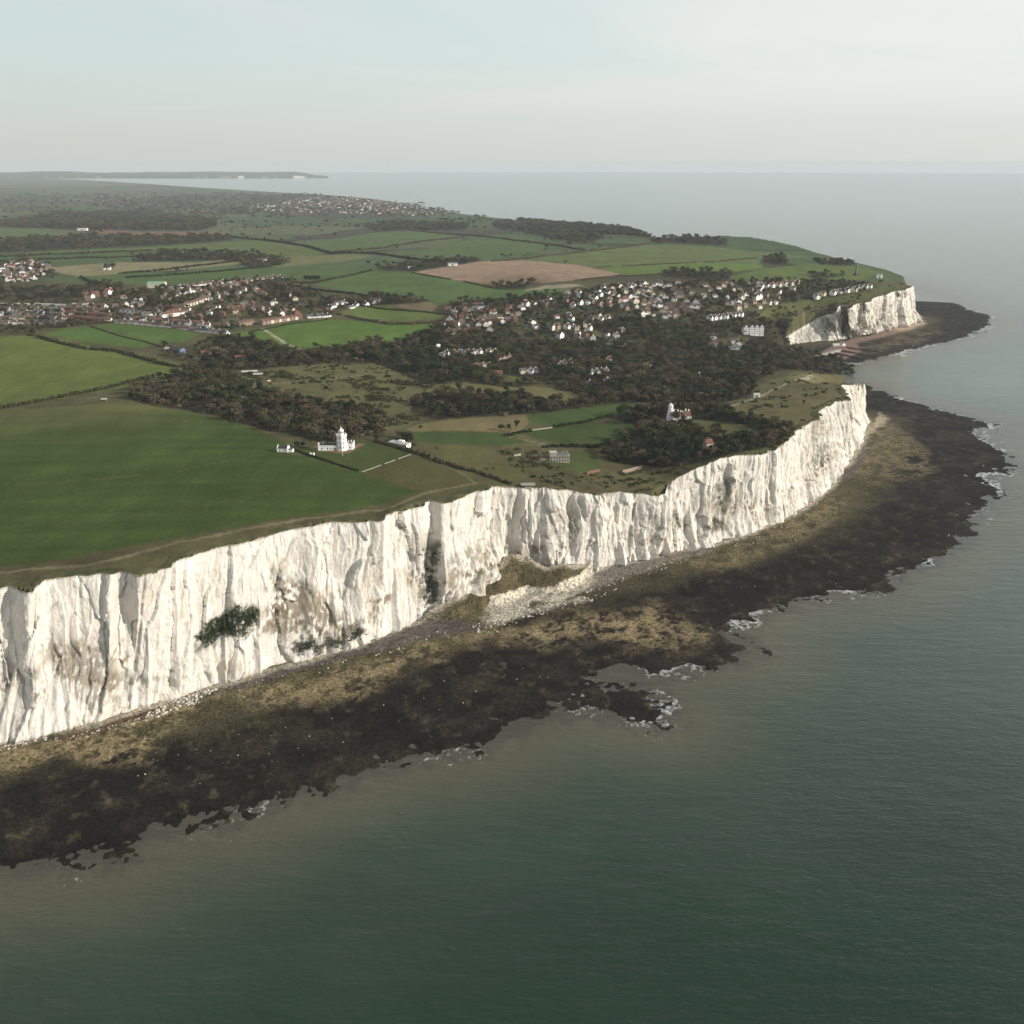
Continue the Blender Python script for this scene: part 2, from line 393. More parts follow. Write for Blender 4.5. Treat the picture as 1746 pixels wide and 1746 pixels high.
CL2 = [(1345, 575, 18, 1350, 588), (1364, 560, 26, 1368, 586), (1389, 548, 37, 1389, 583), (1397, 541, 42, 1402, 583), (1412, 536, 50, 1418, 582), (1424, 533, 56, 1428, 580),
       (1431, 522, 66, 1440, 578), (1440, 520, 67, 1447, 577), (1446, 528, 64, 1453, 576), (1456, 520, 69, 1462, 574), (1485, 513, 74, 1480, 571), (1491, 508, 76, 1492, 569), (1530, 496, 80, 1528, 560),
       (1545, 494, 80, 1550, 555), (1556, 488, 80, 1568, 549), (1557, 486, 80, 1570, 545)]
def cl_world(C):
    a = np.array(C, float)
    return un(a[:, 0], a[:, 1], a[:, 2]), un(a[:, 3], a[:, 4], np.full(len(a), 2.5))
T1, B1 = cl_world(CL1)
T2, B2 = cl_world(CL2)
# coast seen as a skyline or a low shore: (x, y, height)
FAR = [(1550, 472, 76), (1520, 461, 80), (1490, 453, 84), (1450, 444, 87), (1400, 430, 88), (1370, 420, 90), (1330, 411, 92), (1290, 404, 94), (1240, 401, 95), (1190, 401, 95), (1140, 404, 92),
       (1112, 404, 84), (1095, 396, 72), (1075, 389, 66), (1040, 386, 58), (1000, 383, 50), (940, 379, 36), (880, 374, 22), (820, 367, 10), (760, 360, 7), (720, 353, 6), (690, 347, 6),
       (650, 340, 6), (600, 335, 6), (540, 331, 6), (470, 327, 6), (400, 323, 5), (320, 318, 5), (250, 313, 5), (190, 309, 5), (130, 306, 5), (60, 303, 5), (-100, 301, 5), (-400, 300, 5)]
aF = np.array(FAR, float)
PF = un(aF[:, 0], aF[:, 1], aF[:, 2])
# bay shore behind the near headland (hidden) up to the beach
BAY = [(1440, 612, 1), (1410, 614, 1), (1385, 612, 1.5), (1372, 606, 3), (1378, 600, 4)]
aB = np.array(BAY, float); PB = un(aB[:, 0], aB[:, 1], aB[:, 2])
left_far = PF[-1].copy()
land_poly = [tuple(p[:2]) for p in T1] + [tuple(p[:2]) for p in PB] + [tuple(p[:2]) for p in T2] + [tuple(p[:2]) for p in PF] + [(-30000, 16000), (-5000, 400)]
cliff_a = [tuple(p[:2]) for p in T1]
cliff_b = [tuple(p[:2]) for p in T2]
soft_a = [tuple(T1[-1][:2])] + [tuple(p[:2]) for p in PB] + [tuple(T2[0][:2])]
soft_b = [tuple(T2[-1][:2])] + [tuple(p[:2]) for p in PF]

CTRL = [(583, 767, 91), (200, 850, 91), (0, 720, 96), (200, 690, 95), (0, 900, 91), (-150, 900, 91), (400, 735, 90), (-200, 720, 96), (480, 700, 84),
        (0, 680, 80), (200, 645, 82), (0, 580, 92), (340, 625, 76), (-200, 600, 90), (480, 650, 73), (600, 660, 70), (700, 650, 66), (560, 600, 74), (640, 710, 76),
        (700, 750, 84), (780, 780, 84), (820, 815, 83), (760, 690, 72), (850, 670, 64), (950, 670, 60), (900, 710, 72), (1050, 700, 70), (940, 780, 70), (1080, 800, 64), (1000, 740, 72), (900, 800, 79),
        (1150, 712, 76), (1150, 770, 71), (1230, 700, 72), (1280, 740, 77), (1300, 690, 74), (1400, 670, 76), (1340, 645, 62), (1440, 640, 66), (1400, 625, 42), (1200, 680, 60),
        (1000, 640, 48), (1100, 640, 38), (1200, 640, 30), (1300, 620, 20), (850, 630, 58), (760, 590, 70), (870, 600, 58), (1000, 595, 48), (1150, 590, 36), (1250, 590, 26), (1330, 590, 12), (1385, 605, 5), (1400, 597, 6),
        (1280, 565, 48), (1350, 545, 48), (1200, 550, 62), (1100, 560, 62), (1300, 520, 76), (1420, 505, 78), (1480, 490, 82), (1380, 520, 66),
        (780, 545, 84), (900, 545, 82), (1000, 545, 74), (900, 510, 98), (1050, 495, 104), (1200, 485, 104), (1350, 480, 98), (700, 520, 92), (760, 500, 100), (900, 480, 106), (1100, 465, 108), (1250, 450, 108), (1400, 455, 98), (1490, 462, 88),
        (200, 560, 86), (400, 560, 80), (550, 545, 80), (650, 560, 78), (650, 535, 82), (0, 540, 86), (300, 520, 90), (100, 500, 92), (450, 490, 96), (300, 480, 98), (600, 470, 98), (0, 460, 94), (200, 450, 92), (450, 440, 92), (700, 440, 92), (900, 450, 100),
        (0, 420, 78), (250, 415, 80), (500, 415, 84), (700, 410, 84), (900, 410, 84), (1050, 420, 96), (0, 385, 56), (250, 380, 60), (500, 385, 50), (700, 385, 52), (850, 395, 62), (950, 392, 60),
        (0, 350, 22), (250, 352, 18), (450, 360, 20), (650, 360, 12), (-300, 350, 22), (-300, 420, 80), (-300, 520, 88), (0, 325, 8), (300, 330, 6), (0, 310, 5)]
def ctrl_pts():
    a = np.array(CTRL, float); P = un(a[:, 0], a[:, 1], a[:, 2])
    return np.concatenate([P, T1[::2], T2[::3], PF[::2]])
_cp = ctrl_pts()
def _uv(x, y): return np.arctan2(x, y) * 2.2, np.log(np.hypot(x, y)) * 2.2
_cu, _cv = _uv(_cp[:, 0], _cp[:, 1])
_K = np.sqrt((_cu[:, None] - _cu) ** 2 + (_cv[:, None] - _cv) ** 2 + 0.0009)
_z0 = _cp[:, 2].mean()
_w = np.linalg.solve(_K - 0.02 * np.eye(len(_cu)), _cp[:, 2] - _z0)
def land_h(x, y):
    x = np.asarray(x, float); y = np.asarray(y, float); sh = x.shape
    u, v = _uv(x.ravel(), y.ravel()); r = np.zeros(u.shape)
    for i in range(0, len(u), 40000):
        uu, vv = u[i:i + 40000], v[i:i + 40000]
        r[i:i + 40000] = np.sqrt((uu[:, None] - _cu) ** 2 + (vv[:, None] - _cv) ** 2 + 0.0009) @ _w
    return np.maximum(r + _z0, 0.8).reshape(sh)

# polar grid
AZ = np.radians(np.arange(-35.5, 33.5, 0.075))
LR = np.concatenate([np.linspace(math.log(470), math.log(3000), 420), np.linspace(math.log(3000), math.log(30000), 190)[1:]])
RR = np.exp(LR)
GA, GR = np.meshgrid(AZ, RR)               # rows = distance
GX, GY = GR * np.sin(GA), GR * np.cos(GA)
HB = land_h(GX, GY)
far_r = np.clip(GR / 1500, 1, 6)
HB = HB + 1.2 * fbm(GX / 90, GY / 90, o=3) * np.clip(HB / 30, 0, 1)
inside = in_poly(GX, GY, land_poly)
dcl = np.minimum(d_line(GX, GY, cliff_a), d_line(GX, GY, cliff_b))
dsa = d_line(GX, GY, soft_a); dsb = d_line(GX, GY, soft_b)
dso = np.minimum(dsa, dsb)
width = np.where(dsa < dsb, 110.0, np.interp(HB, [5, 12, 45], [40, 60, 16]))
sgn = np.where(inside, dso, -dso)
shore = sstep(0.0, 1.0, (sgn + width * 0.10) / width)
wsoft = sstep(-30, 45, dcl - dso)
HG = HB * (1 - wsoft * (1 - shore)) - wsoft * (1 - shore) * 1.6
HG = np.where(~inside & (wsoft < 0.95), -1.6, HG)
keepv = (inside & (dcl > 5)) | ((dso < np.minimum(60 + 0 * dso, 60)) & (dcl > 12))
PX, PY = proj(GX, GY, HG)
H_OK = HG

def hit(px, py, zmax=None):
    """first point of the land seen through picture position(s)"""
    px = np.atleast_1d(np.asarray(px, float)); py = np.atleast_1d(np.asarray(py, float))
    d = ray(px, py); hr = np.hypot(d[:, 0], d[:, 1]); az = np.arctan2(d[:, 0], d[:, 1]); sl = d[:, 2] / hr
    fi = np.clip((az - AZ[0]) / (AZ[1] - AZ[0]), 0, len(AZ) - 1.001); i0 = fi.astype(int); w = fi - i0
    out = np.zeros((len(px), 3))
    for k in range(0, len(px), 2000):
        s = slice(k, k + 2000)
        colz = HG[:, i0[s]] * (1 - w[s]) + HG[:, i0[s] + 1] * w[s]
        zr = CAM_H + RR[:, None] * sl[s][None]
        ok = zr <= colz; j = np.argmax(ok, 0); j = np.where(ok.any(0), np.maximum(j, 1), len(RR) - 1)
        c = np.arange(colz.shape[1]); g1 = colz[j, c] - zr[j, c]; g0 = colz[j - 1, c] - zr[j - 1, c]
        t = np.clip(-g0 / (g1 - g0 + 1e-9), 0, 1)
        r = RR[j - 1] + (RR[j] - RR[j - 1]) * t
        out[s] = np.stack([r * np.sin(az[s]), r * np.cos(az[s]), CAM_H + r * sl[s]], -1)
    return out
def gz(x, y):
    """height of the built land at world x, y"""
    x = np.atleast_1d(np.asarray(x, float)); y = np.atleast_1d(np.asarray(y, float))
    fi = np.clip((np.arctan2(x, y) - AZ[0]) / (AZ[1] - AZ[0]), 0, len(AZ) - 1.001); i = fi.astype(int); w = fi - i
    r = np.hypot(x, y); j = np.clip(np.searchsorted(RR, r) - 1, 0, len(RR) - 2); t = np.clip((r - RR[j]) / (RR[j + 1] - RR[j]), 0, 1)
    return (HG[j, i] * (1 - w) + HG[j, i + 1] * w) * (1 - t) + (HG[j + 1, i] * (1 - w) + HG[j + 1, i + 1] * w) * t
def hpt(px, py):
    return Vector(hit(px, py)[0])

# ------------------------------------------------------------------ land cover, traced outlines
G1 = (0.044, 0.068, 0.018); G2 = (0.092, 0.122, 0.032); G3 = (0.042, 0.082, 0.022); OL = (0.090, 0.086, 0.034); TAN = (0.27, 0.19, 0.13); PALE = (0.19, 0.17, 0.10)
ROUGH = (0.082, 0.076, 0.036); WOODF = (0.026, 0.023, 0.015)
COVER = [
 ('field', 'dark green grazing field spreading from the cliff top to the brown wood', G1, [(-300, 1040), (0, 966), (110, 952), (230, 930), (350, 908), (480, 885), (600, 868), (665, 856), (712, 838), (617, 806), (520, 778), (470, 770), (490, 756), (430, 730), (370, 712), (286, 696), (210, 682), (150, 690), (0, 700), (-300, 720)]),
 ('lawn', 'green walled lawn in front of the white lighthouse', (0.050, 0.068, 0.022), [(515, 776), (617, 804), (705, 775), (660, 755), (620, 752), (560, 752), (505, 765)]),
 ('paddock', 'olive brown paddock between the garden wall and the cliff path', (0.070, 0.066, 0.026), [(617, 806), (707, 776), (830, 822), (812, 824), (722, 842), (712, 838)]),
 ('driveway', 'brown gravel drive curving round the white lighthouse', (0.19, 0.125, 0.078), [(522, 763), (546, 769), (580, 773), (598, 771.5), (609, 764), (623, 757), (612, 756), (600, 760), (590, 764), (540, 760)]),
 ('field', 'narrow green field right of the flat white bungalow', (0.044, 0.066, 0.022), [(654, 751), (684, 736), (777, 735), (860, 739), (905, 752), (860, 760), (777, 758), (717, 754)]),
 ('field', 'olive field sloping to the cliff right of the dark hedge', OL, [(722, 760), (777, 759), (832, 763), (870, 780), (900, 801), (900, 818), (873, 820), (805, 800), (735, 772)]),
 ('field', 'bright green strip field left of the white windmill', (0.052, 0.078, 0.024), [(904, 720), (896, 706), (1052, 687), (1135, 685), (1129, 692), (1066, 703), (1025, 717), (929, 727)]),
 ('field', 'green field above the grey stone house', (0.046, 0.068, 0.022), [(887, 738), (997, 722), (1080, 722), (1096, 728), (1052, 747), (1014, 761), (970, 758), (923, 750)]),
 ('meadow', 'tan meadow between the scrub and the bright green strip', (0.14, 0.115, 0.056), [(690, 732), (720, 722), (800, 712), (895, 706), (903, 722), (885, 736), (777, 734), (710, 736)]),
 ('meadow', 'long tan meadow inside the brown woods of the valley', (0.125, 0.112, 0.048), [(690, 672), (721, 658), (790, 652), (872, 661), (927, 658), (955, 666), (1007, 680), (955, 684), (880, 672), (760, 668)]),
 ('meadow', 'rough olive common dotted with scrub behind the wood', (0.105, 0.098, 0.042), [(400, 650), (480, 630), (560, 620), (640, 618), (720, 640), (745, 655), (700, 690), (740, 700), (700, 725), (655, 735), (640, 700), (560, 690), (450, 670)]),
 ('lawn', 'bright green garden lawn beside the grey stone house', (0.058, 0.080, 0.027), [(970, 770), (1014, 771), (1024, 794), (1003, 808), (956, 796), (926, 788)]),
 ('lawn', 'olive lawn behind the trees right of the windmill', (0.085, 0.088, 0.036), [(1160, 722), (1190, 714), (1260, 722), (1302, 738), (1290, 750), (1220, 742)]),
 ('meadow', 'rough olive headland pasture above the far end of the cliff', (0.125, 0.110, 0.050), [(1285, 662), (1310, 648), (1360, 638), (1446, 640), (1436, 652), (1446, 670), (1454, 681), (1410, 692), (1395, 705), (1402, 716), (1360, 724), (1330, 720), (1270, 705), (1240, 695), (1280, 680)]),
 ('field', 'large bright green field at the left edge beyond the hedge', G2, [(-300, 572), (0, 573), (50, 571), (130, 585), (200, 598), (280, 615), (342, 627), (300, 638), (240, 655), (170, 668), (80, 684), (0, 694), (-300, 712)]),
 ('field', 'green field below the left village split by a faint hedge', (0.066, 0.115, 0.030), [(72, 569), (110, 560), (150, 556), (270, 586), (245, 594), (200, 591), (130, 580)]),
 ('field', 'small green field against the front houses of the left village', (0.066, 0.112, 0.030), [(157, 555), (200, 551), (270, 560), (345, 568), (320, 582), (275, 586)]),
 ('field', 'bright green field crossed by a pale straight path', (0.080, 0.135, 0.032), [(385, 574), (400, 568), (450, 560), (500, 550), (560, 544), (650, 550), (700, 553), (760, 549), (735, 560), (690, 578), (657, 588), (640, 579), (600, 588), (552, 592), (514, 601), (470, 593), (430, 578)]),
 ('field', 'green field between two hedges left of the valley houses', (0.078, 0.115, 0.038), [(577, 534), (613, 522), (676, 528), (772, 536), (739, 543), (690, 549), (648, 546), (594, 541)]),
 ('field', 'small brown fallow field below the large green one', (0.15, 0.115, 0.066), [(668, 521), (700, 515), (731, 514), (747, 522), (737, 531), (704, 529)]),
 ('field', 'broad green field below the pinkish ploughed field', (0.060, 0.100, 0.040), [(534, 483), (637, 460), (706, 465), (809, 483), (844, 493), (981, 489), (930, 507), (870, 509), (758, 516), (672, 514), (569, 493)]),
 ('ploughed_field', 'large pinkish brown ploughed field on the rise', TAN, [(703, 464), (823, 445), (888, 443), (981, 451), (1063, 467), (981, 478), (871, 487), (809, 482), (740, 471)]),
 ('field', 'pale strip of bare ground below the ploughed field', (0.24, 0.21, 0.15), [(893, 496), (930, 486), (981, 484), (1000, 488), (981, 489)]),
 ('field', 'grey green field on the headland behind the ploughed one', (0.080, 0.110, 0.050), [(890, 441), (1015, 428), (1100, 416), (1200, 419), (1300, 430), (1385, 438), (1300, 441), (1290, 455), (1214, 457), (1063, 465), (981, 450)]),
 ('field', 'bright green band right of the ploughed field', (0.076, 0.125, 0.036), [(1025, 458), (1214, 448), (1300, 452), (1300, 458), (1214, 468), (1066, 470)]),
 ('field', 'green headland field around the stone obelisk', (0.066, 0.098, 0.034), [(1240, 472), (1300, 458), (1385, 450), (1460, 455), (1510, 464), (1470, 476), (1400, 478), (1340, 478), (1250, 482)]),
 ('meadow', 'green slope above the far white cliff', (0.068, 0.080, 0.032), [(1290, 545), (1310, 525), (1370, 512), (1440, 505), (1500, 492), (1540, 488), (1480, 506), (1430, 518), (1390, 525), (1340, 540)]),
 ('lawn', 'small bright lawn behind the seafront wall', (0.070, 0.110, 0.036), [(1372, 603), (1386, 595), (1418, 591), (1412, 598)]),
 ('lawn', 'bright sloping lawn below the red roofs in the valley', (0.085, 0.11, 0.03), [(864, 640), (880, 637), (930, 640), (945, 650), (915, 655), (880, 652)]),
 ('lawn', 'olive hillside lawn right of the cream tower houses', (0.075, 0.08, 0.034), [(1003, 562), (1025, 560), (1055, 568), (1056, 577), (1030, 578), (1010, 572)]),
 ('lawn', 'small green lawn at the end of the white garden wall', (0.07, 0.09, 0.034), [(1062, 583), (1085, 583), (1094, 591), (1070, 592)]),
 ('field', 'far green field between two dark woods at the left', (0.066, 0.098, 0.046), [(-100, 388), (70, 388), (155, 396), (60, 406), (-100, 407)]),
 ('ploughed_field', 'far reddish brown field between two woods', (0.17, 0.10, 0.07), [(155, 394), (180, 390), (240, 395), (380, 395), (398, 401), (300, 402), (200, 404)]),
 ('field', 'far green field above the clump with a lone dark tree', (0.070, 0.100, 0.040), [(0, 432), (150, 426), (250, 421), (395, 411), (460, 410), (520, 420), (565, 432), (500, 438), (380, 428), (270, 429), (130, 433)]),
 ('field', 'tan stubble field beyond the left village', (0.20, 0.175, 0.095), [(69, 457), (206, 447), (344, 447), (395, 440), (440, 447), (344, 457), (206, 467), (137, 472), (105, 466)]),
 ('field', 'green field between the stubble and the left village', (0.056, 0.090, 0.036), [(100, 480), (206, 468), (400, 460), (560, 452), (630, 458), (530, 478), (400, 474), (300, 484), (210, 484)]),
 ('field', 'far long green field in the middle distance', (0.064, 0.098, 0.044), [(500, 418), (640, 397), (700, 393), (800, 405), (720, 412), (650, 425), (560, 430)]),
 ('field', 'far green field under the headland woods', (0.060, 0.095, 0.042), [(720, 428), (760, 412), (880, 403), (950, 418), (900, 430), (830, 442), (740, 438)]),
 ('field', 'far olive field with a few lone bushes', (0.105, 0.110, 0.055), [(420, 452), (500, 436), (600, 434), (640, 438), (560, 448), (470, 456)]),
]
COVER = [(a, b, tuple(np.array(c) * (np.array((1.22, 1.16, 1.0)) if np.mean([q[1] for q in d]) < 560 and c[1] > c[0] else 1)), d) for a, b, c, d in COVER]
WOODS = [
 [(213, 679), (286, 693), (372, 710), (430, 727), (500, 744), (560, 754), (640, 742), (655, 735), (640, 704), (560, 690), (480, 678), (430, 662), (400, 640), (330, 634), (290, 640), (250, 655), (225, 668)],
 [(385, 575), (429, 577), (470, 592), (514, 600), (552, 592), (607, 588), (640, 578), (657, 589), (690, 580), (731, 562), (759, 550), (775, 545), (775, 560), (760, 590), (800, 618), (840, 645), (870, 652), (930, 652), (880, 660), (790, 650), (721, 655), (700, 645), (635, 618), (552, 619), (415, 632), (335, 630), (345, 600)],
 [(745, 560), (870, 580), (960, 585), (1080, 585), (1200, 575), (1240, 590), (1300, 575), (1330, 590), (1370, 606), (1440, 612), (1454, 640), (1400, 636), (1330, 628), (1290, 650), (1280, 672), (1230, 692), (1190, 688), (1140, 684), (1050, 685), (1010, 680), (955, 662), (930, 652), (870, 640), (780, 640), (740, 600)],
 [(700, 695), (760, 668), (880, 674), (960, 686), (1010, 682), (1130, 676), (1130, 686), (1040, 688), (930, 704), (860, 708), (800, 710), (745, 715), (700, 705)],
 [(1035, 712), (1096, 694), (1150, 686), (1200, 692), (1272, 711), (1340, 724), (1356, 742), (1340, 760), (1310, 770), (1290, 750), (1302, 738), (1260, 722), (1190, 714), (1160, 722), (1220, 742), (1290, 750), (1305, 772), (1250, 774), (1200, 790), (1120, 798), (1050, 790), (1025, 770), (1050, 750), (1096, 730)],
 [(765, 520), (800, 511), (880, 509), (935, 503), (930, 514), (850, 521), (775, 534)],
 [(840, 489), (870, 486), (930, 479), (900, 487), (890, 494), (850, 493)],
 [(1128, 462), (1180, 462), (1250, 463), (1242, 478), (1180, 476), (1130, 472)],
 [(1299, 442), (1310, 437), (1335, 437), (1343, 443), (1340, 451), (1305, 450)],
 [(1107, 406), (1160, 403), (1240, 406), (1240, 419), (1170, 416), (1110, 412)],
 [(1385, 445), (1430, 444), (1460, 450), (1440, 453), (1400, 451)],
 [(1380, 470), (1440, 466), (1440, 471), (1380, 475)],
 [(1000, 384), (1060, 386), (1100, 396), (1112, 406), (1060, 400), (1010, 398)],
 [(850, 380), (940, 385), (1000, 390), (1030, 405), (1000, 415), (940, 408), (900, 398), (840, 388)],
 [(0, 381), (90, 364), (250, 363), (370, 377), (365, 386), (344, 393), (240, 393), (155, 392), (0, 387)],
 [(0, 408), (155, 403), (300, 403), (395, 402), (397, 410), (240, 420), (0, 430)],
 [(275, 430), (378, 430), (440, 434), (497, 446), (474, 452), (378, 444), (223, 446)],
 [(405, 449), (430, 446), (466, 456), (430, 458)],
 [(0, 488), (60, 492), (130, 490), (180, 483), (212, 488), (200, 503), (120, 508), (0, 512)],
 [(641, 457), (723, 446), (809, 438), (823, 444), (706, 463), (660, 462)],
 [(620, 385), (700, 378), (800, 385), (790, 392), (640, 394)],
 [(1280, 540), (1340, 545), (1390, 535), (1410, 536), (1390, 545), (1345, 572), (1345, 590), (1300, 580), (1250, 570)],
 [(620, 508), (650, 502), (745, 513), (670, 519), (560, 522), (545, 515)],
 [(430, 495), (470, 490), (520, 500), (500, 515), (450, 515)],
 [(225, 500), (310, 498), (340, 510), (300, 528), (240, 522)],
 [(1000, 555), (1080, 545), (1180, 550), (1260, 545), (1260, 575), (1190, 585), (1060, 585)],
 [(690, 745), (715, 760), (700, 765), (655, 750)],
]

# colours of every land vertex
K = keepv
kx, ky, kr = GX[K], GY[K], GR[K]
kpx, kpy = PX[K], PY[K]
def land_colours():
    c = np.zeros((len(kx), 3)); reg = np.zeros(len(kx), np.int32)
    nz = fbm(kx / 60, ky / 60, o=4)[:, None]; nb = fbm(kx / 13 + 9, ky / 13, o=3)[:, None]
    c[:] = np.array(ROUGH) * (1 + 0.35 * nz) * (1 + 0.25 * nb)
    # beyond the traced fields: a patchwork of fields, cells stay the same size on the ground
    far = kpy < 486
    n = 520
    sx = rng.uniform(-6500, 5500, n); sy = rng.uniform(2300, 15500, n)
    pal = np.array([(0.060, 0.095, 0.038), (0.072, 0.105, 0.046), (0.050, 0.080, 0.036), (0.090, 0.105, 0.052), (0.11, 0.085, 0.06), (0.064, 0.100, 0.040), (0.10, 0.11, 0.06), (0.055, 0.055, 0.038), (0.058, 0.09, 0.04)])
    pc = pal[rng.integers(0, len(pal), n)]
    fx, fy = kx[far] + 60 * vn(kx[far] / 400, ky[far] / 400), ky[far] + 60 * vn(kx[far] / 300 + 7, ky[far] / 300)
    lab = np.zeros(len(fx), int); d1 = np.full(len(fx), 1e18); d2 = d1.copy()
    for i in range(n):
        d = ((fx - sx[i]) * 0.75) ** 2 + ((fy - sy[i]) * 0.6) ** 2
        closer = d < d1; d2 = np.where(closer, d1, np.minimum(d2, d)); lab = np.where(closer, i, lab); d1 = np.where(closer, d, d1)
    edge = sstep(26, 8, np.sqrt(d2) - np.sqrt(d1))[:, None]
    cf = pc[lab] * (1 + 0.12 * nz[far]); cf = cf * (1 - edge) + np.array((0.035, 0.036, 0.024)) * edge
    farw = sstep(486, 470, kpy[far])[:, None]
    c[far] = c[far] * (1 - farw) + cf * farw
    # traced fields
    wob = 0.8 * vn(kx / 9, ky / 9)
    for i, (nm, lb, cc, poly) in enumerate(COVER):
        soft = 0.9
        m = soft_poly(kpx, kpy, poly, soft, wob)
        inner = m > 0.5
        cc = np.array(cc) * (np.array((1.04, 1.0, 0.95)) if cc[1] > cc[0] * 1.2 else 1) * (1 + 0.16 * nz) * (1 + 0.07 * nb)
        c = c * (1 - m[:, None]) + cc * m[:, None]
        reg[inner] = i + 1
    # woods: leaf litter
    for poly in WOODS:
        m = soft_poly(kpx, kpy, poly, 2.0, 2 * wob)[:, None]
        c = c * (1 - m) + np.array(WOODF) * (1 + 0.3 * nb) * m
    # near field: tramlines, pale worn streaks at the far left
    m = (reg == 1).astype(float)[:, None]
    st = vn(kx / 150 + ky / 55, ky / 9 - kx / 26 * 0.35)[:, None]
    c = c * (1 + m * 0.16 * st)
    worn = (sstep(760, 700, kpy + 12 * vn(kx / 40, ky / 30)) * sstep(460, 60, kpx) + 0.9 * np.exp(-((kpx - 260) / 130) ** 2 - ((kpy - 694) / 7) ** 2))[:, None] * m
    c = c * (1 - 0.55 * worn) + np.array((0.12, 0.115, 0.045)) * 0.55 * worn
    # common: brown heathery patches and worn tracks
    m = ((reg == 11) | (reg == 14) | (reg == 0)).astype(float)[:, None]
    pt = sstep(0.05, 0.45, fbm(kx / 22, ky / 22, o=4))[:, None]
    c = c * (1 - 0.45 * m * pt) + np.array((0.058, 0.046, 0.026)) * 0.45 * m * pt
    # ploughed field: darker towards the middle of its lower edge
    m = (reg == 22).astype(float)[:, None]
    w = np.exp(-((kpx - 880) / 90) ** 2 - ((kpy - 480) / 13) ** 2)[:, None]
    c = c * (1 - 0.35 * m * w)
    # slopes of the village: gardens and grass among the houses
    m = (soft_poly(kpx, kpy, [(740, 560), (780, 520), (930, 500), (1090, 482), (1360, 478), (1500, 485), (1480, 500), (1380, 515), (1290, 540), (1240, 575), (1000, 590), (860, 640), (790, 640)], 6) * 0.75)[:, None]
    gg = np.array((0.050, 0.052, 0.028)) * (1 + 0.5 * nb)
    reg0 = (reg == 0)[:, None]
    c = np.where(reg0, c * (1 - m) + gg * m, c)
    return np.clip(c, 0.005, 0.9), reg
LC, REG = land_colours()
def paint_line(pts, w, col, op=0.8):
    global LC
    xs = [p[0] for p in pts]; ys = [p[1] for p in pts]
    b = (kpx > min(xs) - 9) & (kpx < max(xs) + 9) & (kpy > min(ys) - 9) & (kpy < max(ys) + 9)
    P = hit(xs, ys)[:, :2]
    # smooth the traced track in world space
    d = d_line(kx[b] + 1.2 * vn(kx[b] / 14, ky[b] / 14), ky[b] + 2.0 * vn(kx[b] / 17 + 5, ky[b] / 14), [tuple(p) for p in P])
    m = (sstep(w, w * 0.45, d) * op)[:, None]
    m = m * (0.75 + 0.25 * vn(kx[b] / 6, ky[b] / 6)[:, None])
    LC[b] = LC[b] * (1 - m) + np.array(col) * m
TRK = (0.24, 0.20, 0.13)
paint_line([(-60, 985), (40, 972), (150, 965), (300, 925), (400, 905), (494, 888), (557, 882), (620, 873), (667, 867), (681, 859), (722, 842), (770, 832), (813, 823)], 2.6, TRK, 0.6)
paint_line([(813, 823), (760, 792), (720, 778)], 1.4, TRK, 0.5)
paint_line([(448, 560), (468, 573), (490, 587), (512, 597)], 4.0, (0.42, 0.36, 0.25), 0.95)
paint_line([(1240, 695), (1290, 678), (1330, 660), (1360, 648), (1385, 640)], 4.0, (0.34, 0.31, 0.24), 0.8)
paint_line([(1160, 712), (1200, 690), (1240, 686), (1290, 678)], 3.0, TRK, 0.7)
paint_line([(860, 742), (895, 750), (930, 758)], 2.0, TRK, 0.7)
paint_line([(460, 655), (520, 650), (560, 645), (620, 640)], 2.6, TRK, 0.7)
paint_line([(470, 640), (530, 625), (580, 620)], 2.2, TRK, 0.6)
paint_line([(380, 676), (440, 668), (500, 660)], 2.2, TRK, 0.5)
paint_line([(-50, 826), (120, 822), (300, 805), (420, 780), (455, 772)], 1.6, (0.10, 0.105, 0.05), 0.5)
paint_line([(0, 900), (200, 885), (420, 850), (600, 832)], 3.5, (0.062, 0.074, 0.03), 0.35)
paint_line([(330, 865), (450, 842), (560, 828)], 3.0, (0.062, 0.074, 0.03), 0.35)
paint_line([(1215, 600), (1290, 596), (1372, 600)], 3.0, (0.25, 0.23, 0.2), 0.5)
for _l in ([(760, 560), (830, 540), (930, 522), (1060, 508), (1200, 500), (1330, 492)], [(800, 575), (900, 558), (1000, 545), (1120, 535), (1260, 528)], [(930, 522), (960, 548), (1010, 566)], [(1120, 500), (1130, 535), (1180, 548)], [(195, 546), (300, 545), (400, 545), (450, 540)], [(0, 526), (110, 526), (200, 528), (300, 515), (400, 495)], [(0, 542), (110, 544), (195, 549)], [(380, 555), (420, 535), (470, 510)]):
    paint_line(_l, 4.0, (0.11, 0.105, 0.10), 0.7)

def build_land():
    idx = -np.ones(GX.shape, np.int64); idx[K] = np.arange(K.sum())
    a, b, c, d = idx[:-1, :-1], idx[:-1, 1:], idx[1:, 1:], idx[1:, :-1]
    ok = (a >= 0) & (b >= 0) & (c >= 0) & (d >= 0)
    F = np.stack([a[ok], b[ok], c[ok], d[ok]], -1)
    reg = np.median(REG[F], axis=1).astype(int); reg = np.where(np.isin(reg, REG[F[:, 0]]) | True, REG[F[:, 0]], reg)
    V = np.stack([kx, ky, HG[K]], -1)
    for i in range(len(COVER) + 1):
        f = F[reg == i]
        if not len(f): continue
        u, inv = np.unique(f, return_inverse=True); f2 = inv.reshape(f.shape)
        nm, lb = ('land', 'rolling green and brown land between the fields, from cliff top to skyline') if i == 0 else COVER[i - 1][:2]
        o = link(nm, np_mesh(nm, V[u], f2, M['turf'], LC[u], smooth=True))
        tag(o, lb, 'land' if i == 0 else nm.replace('_', ' '), kind='structure')
build_land()

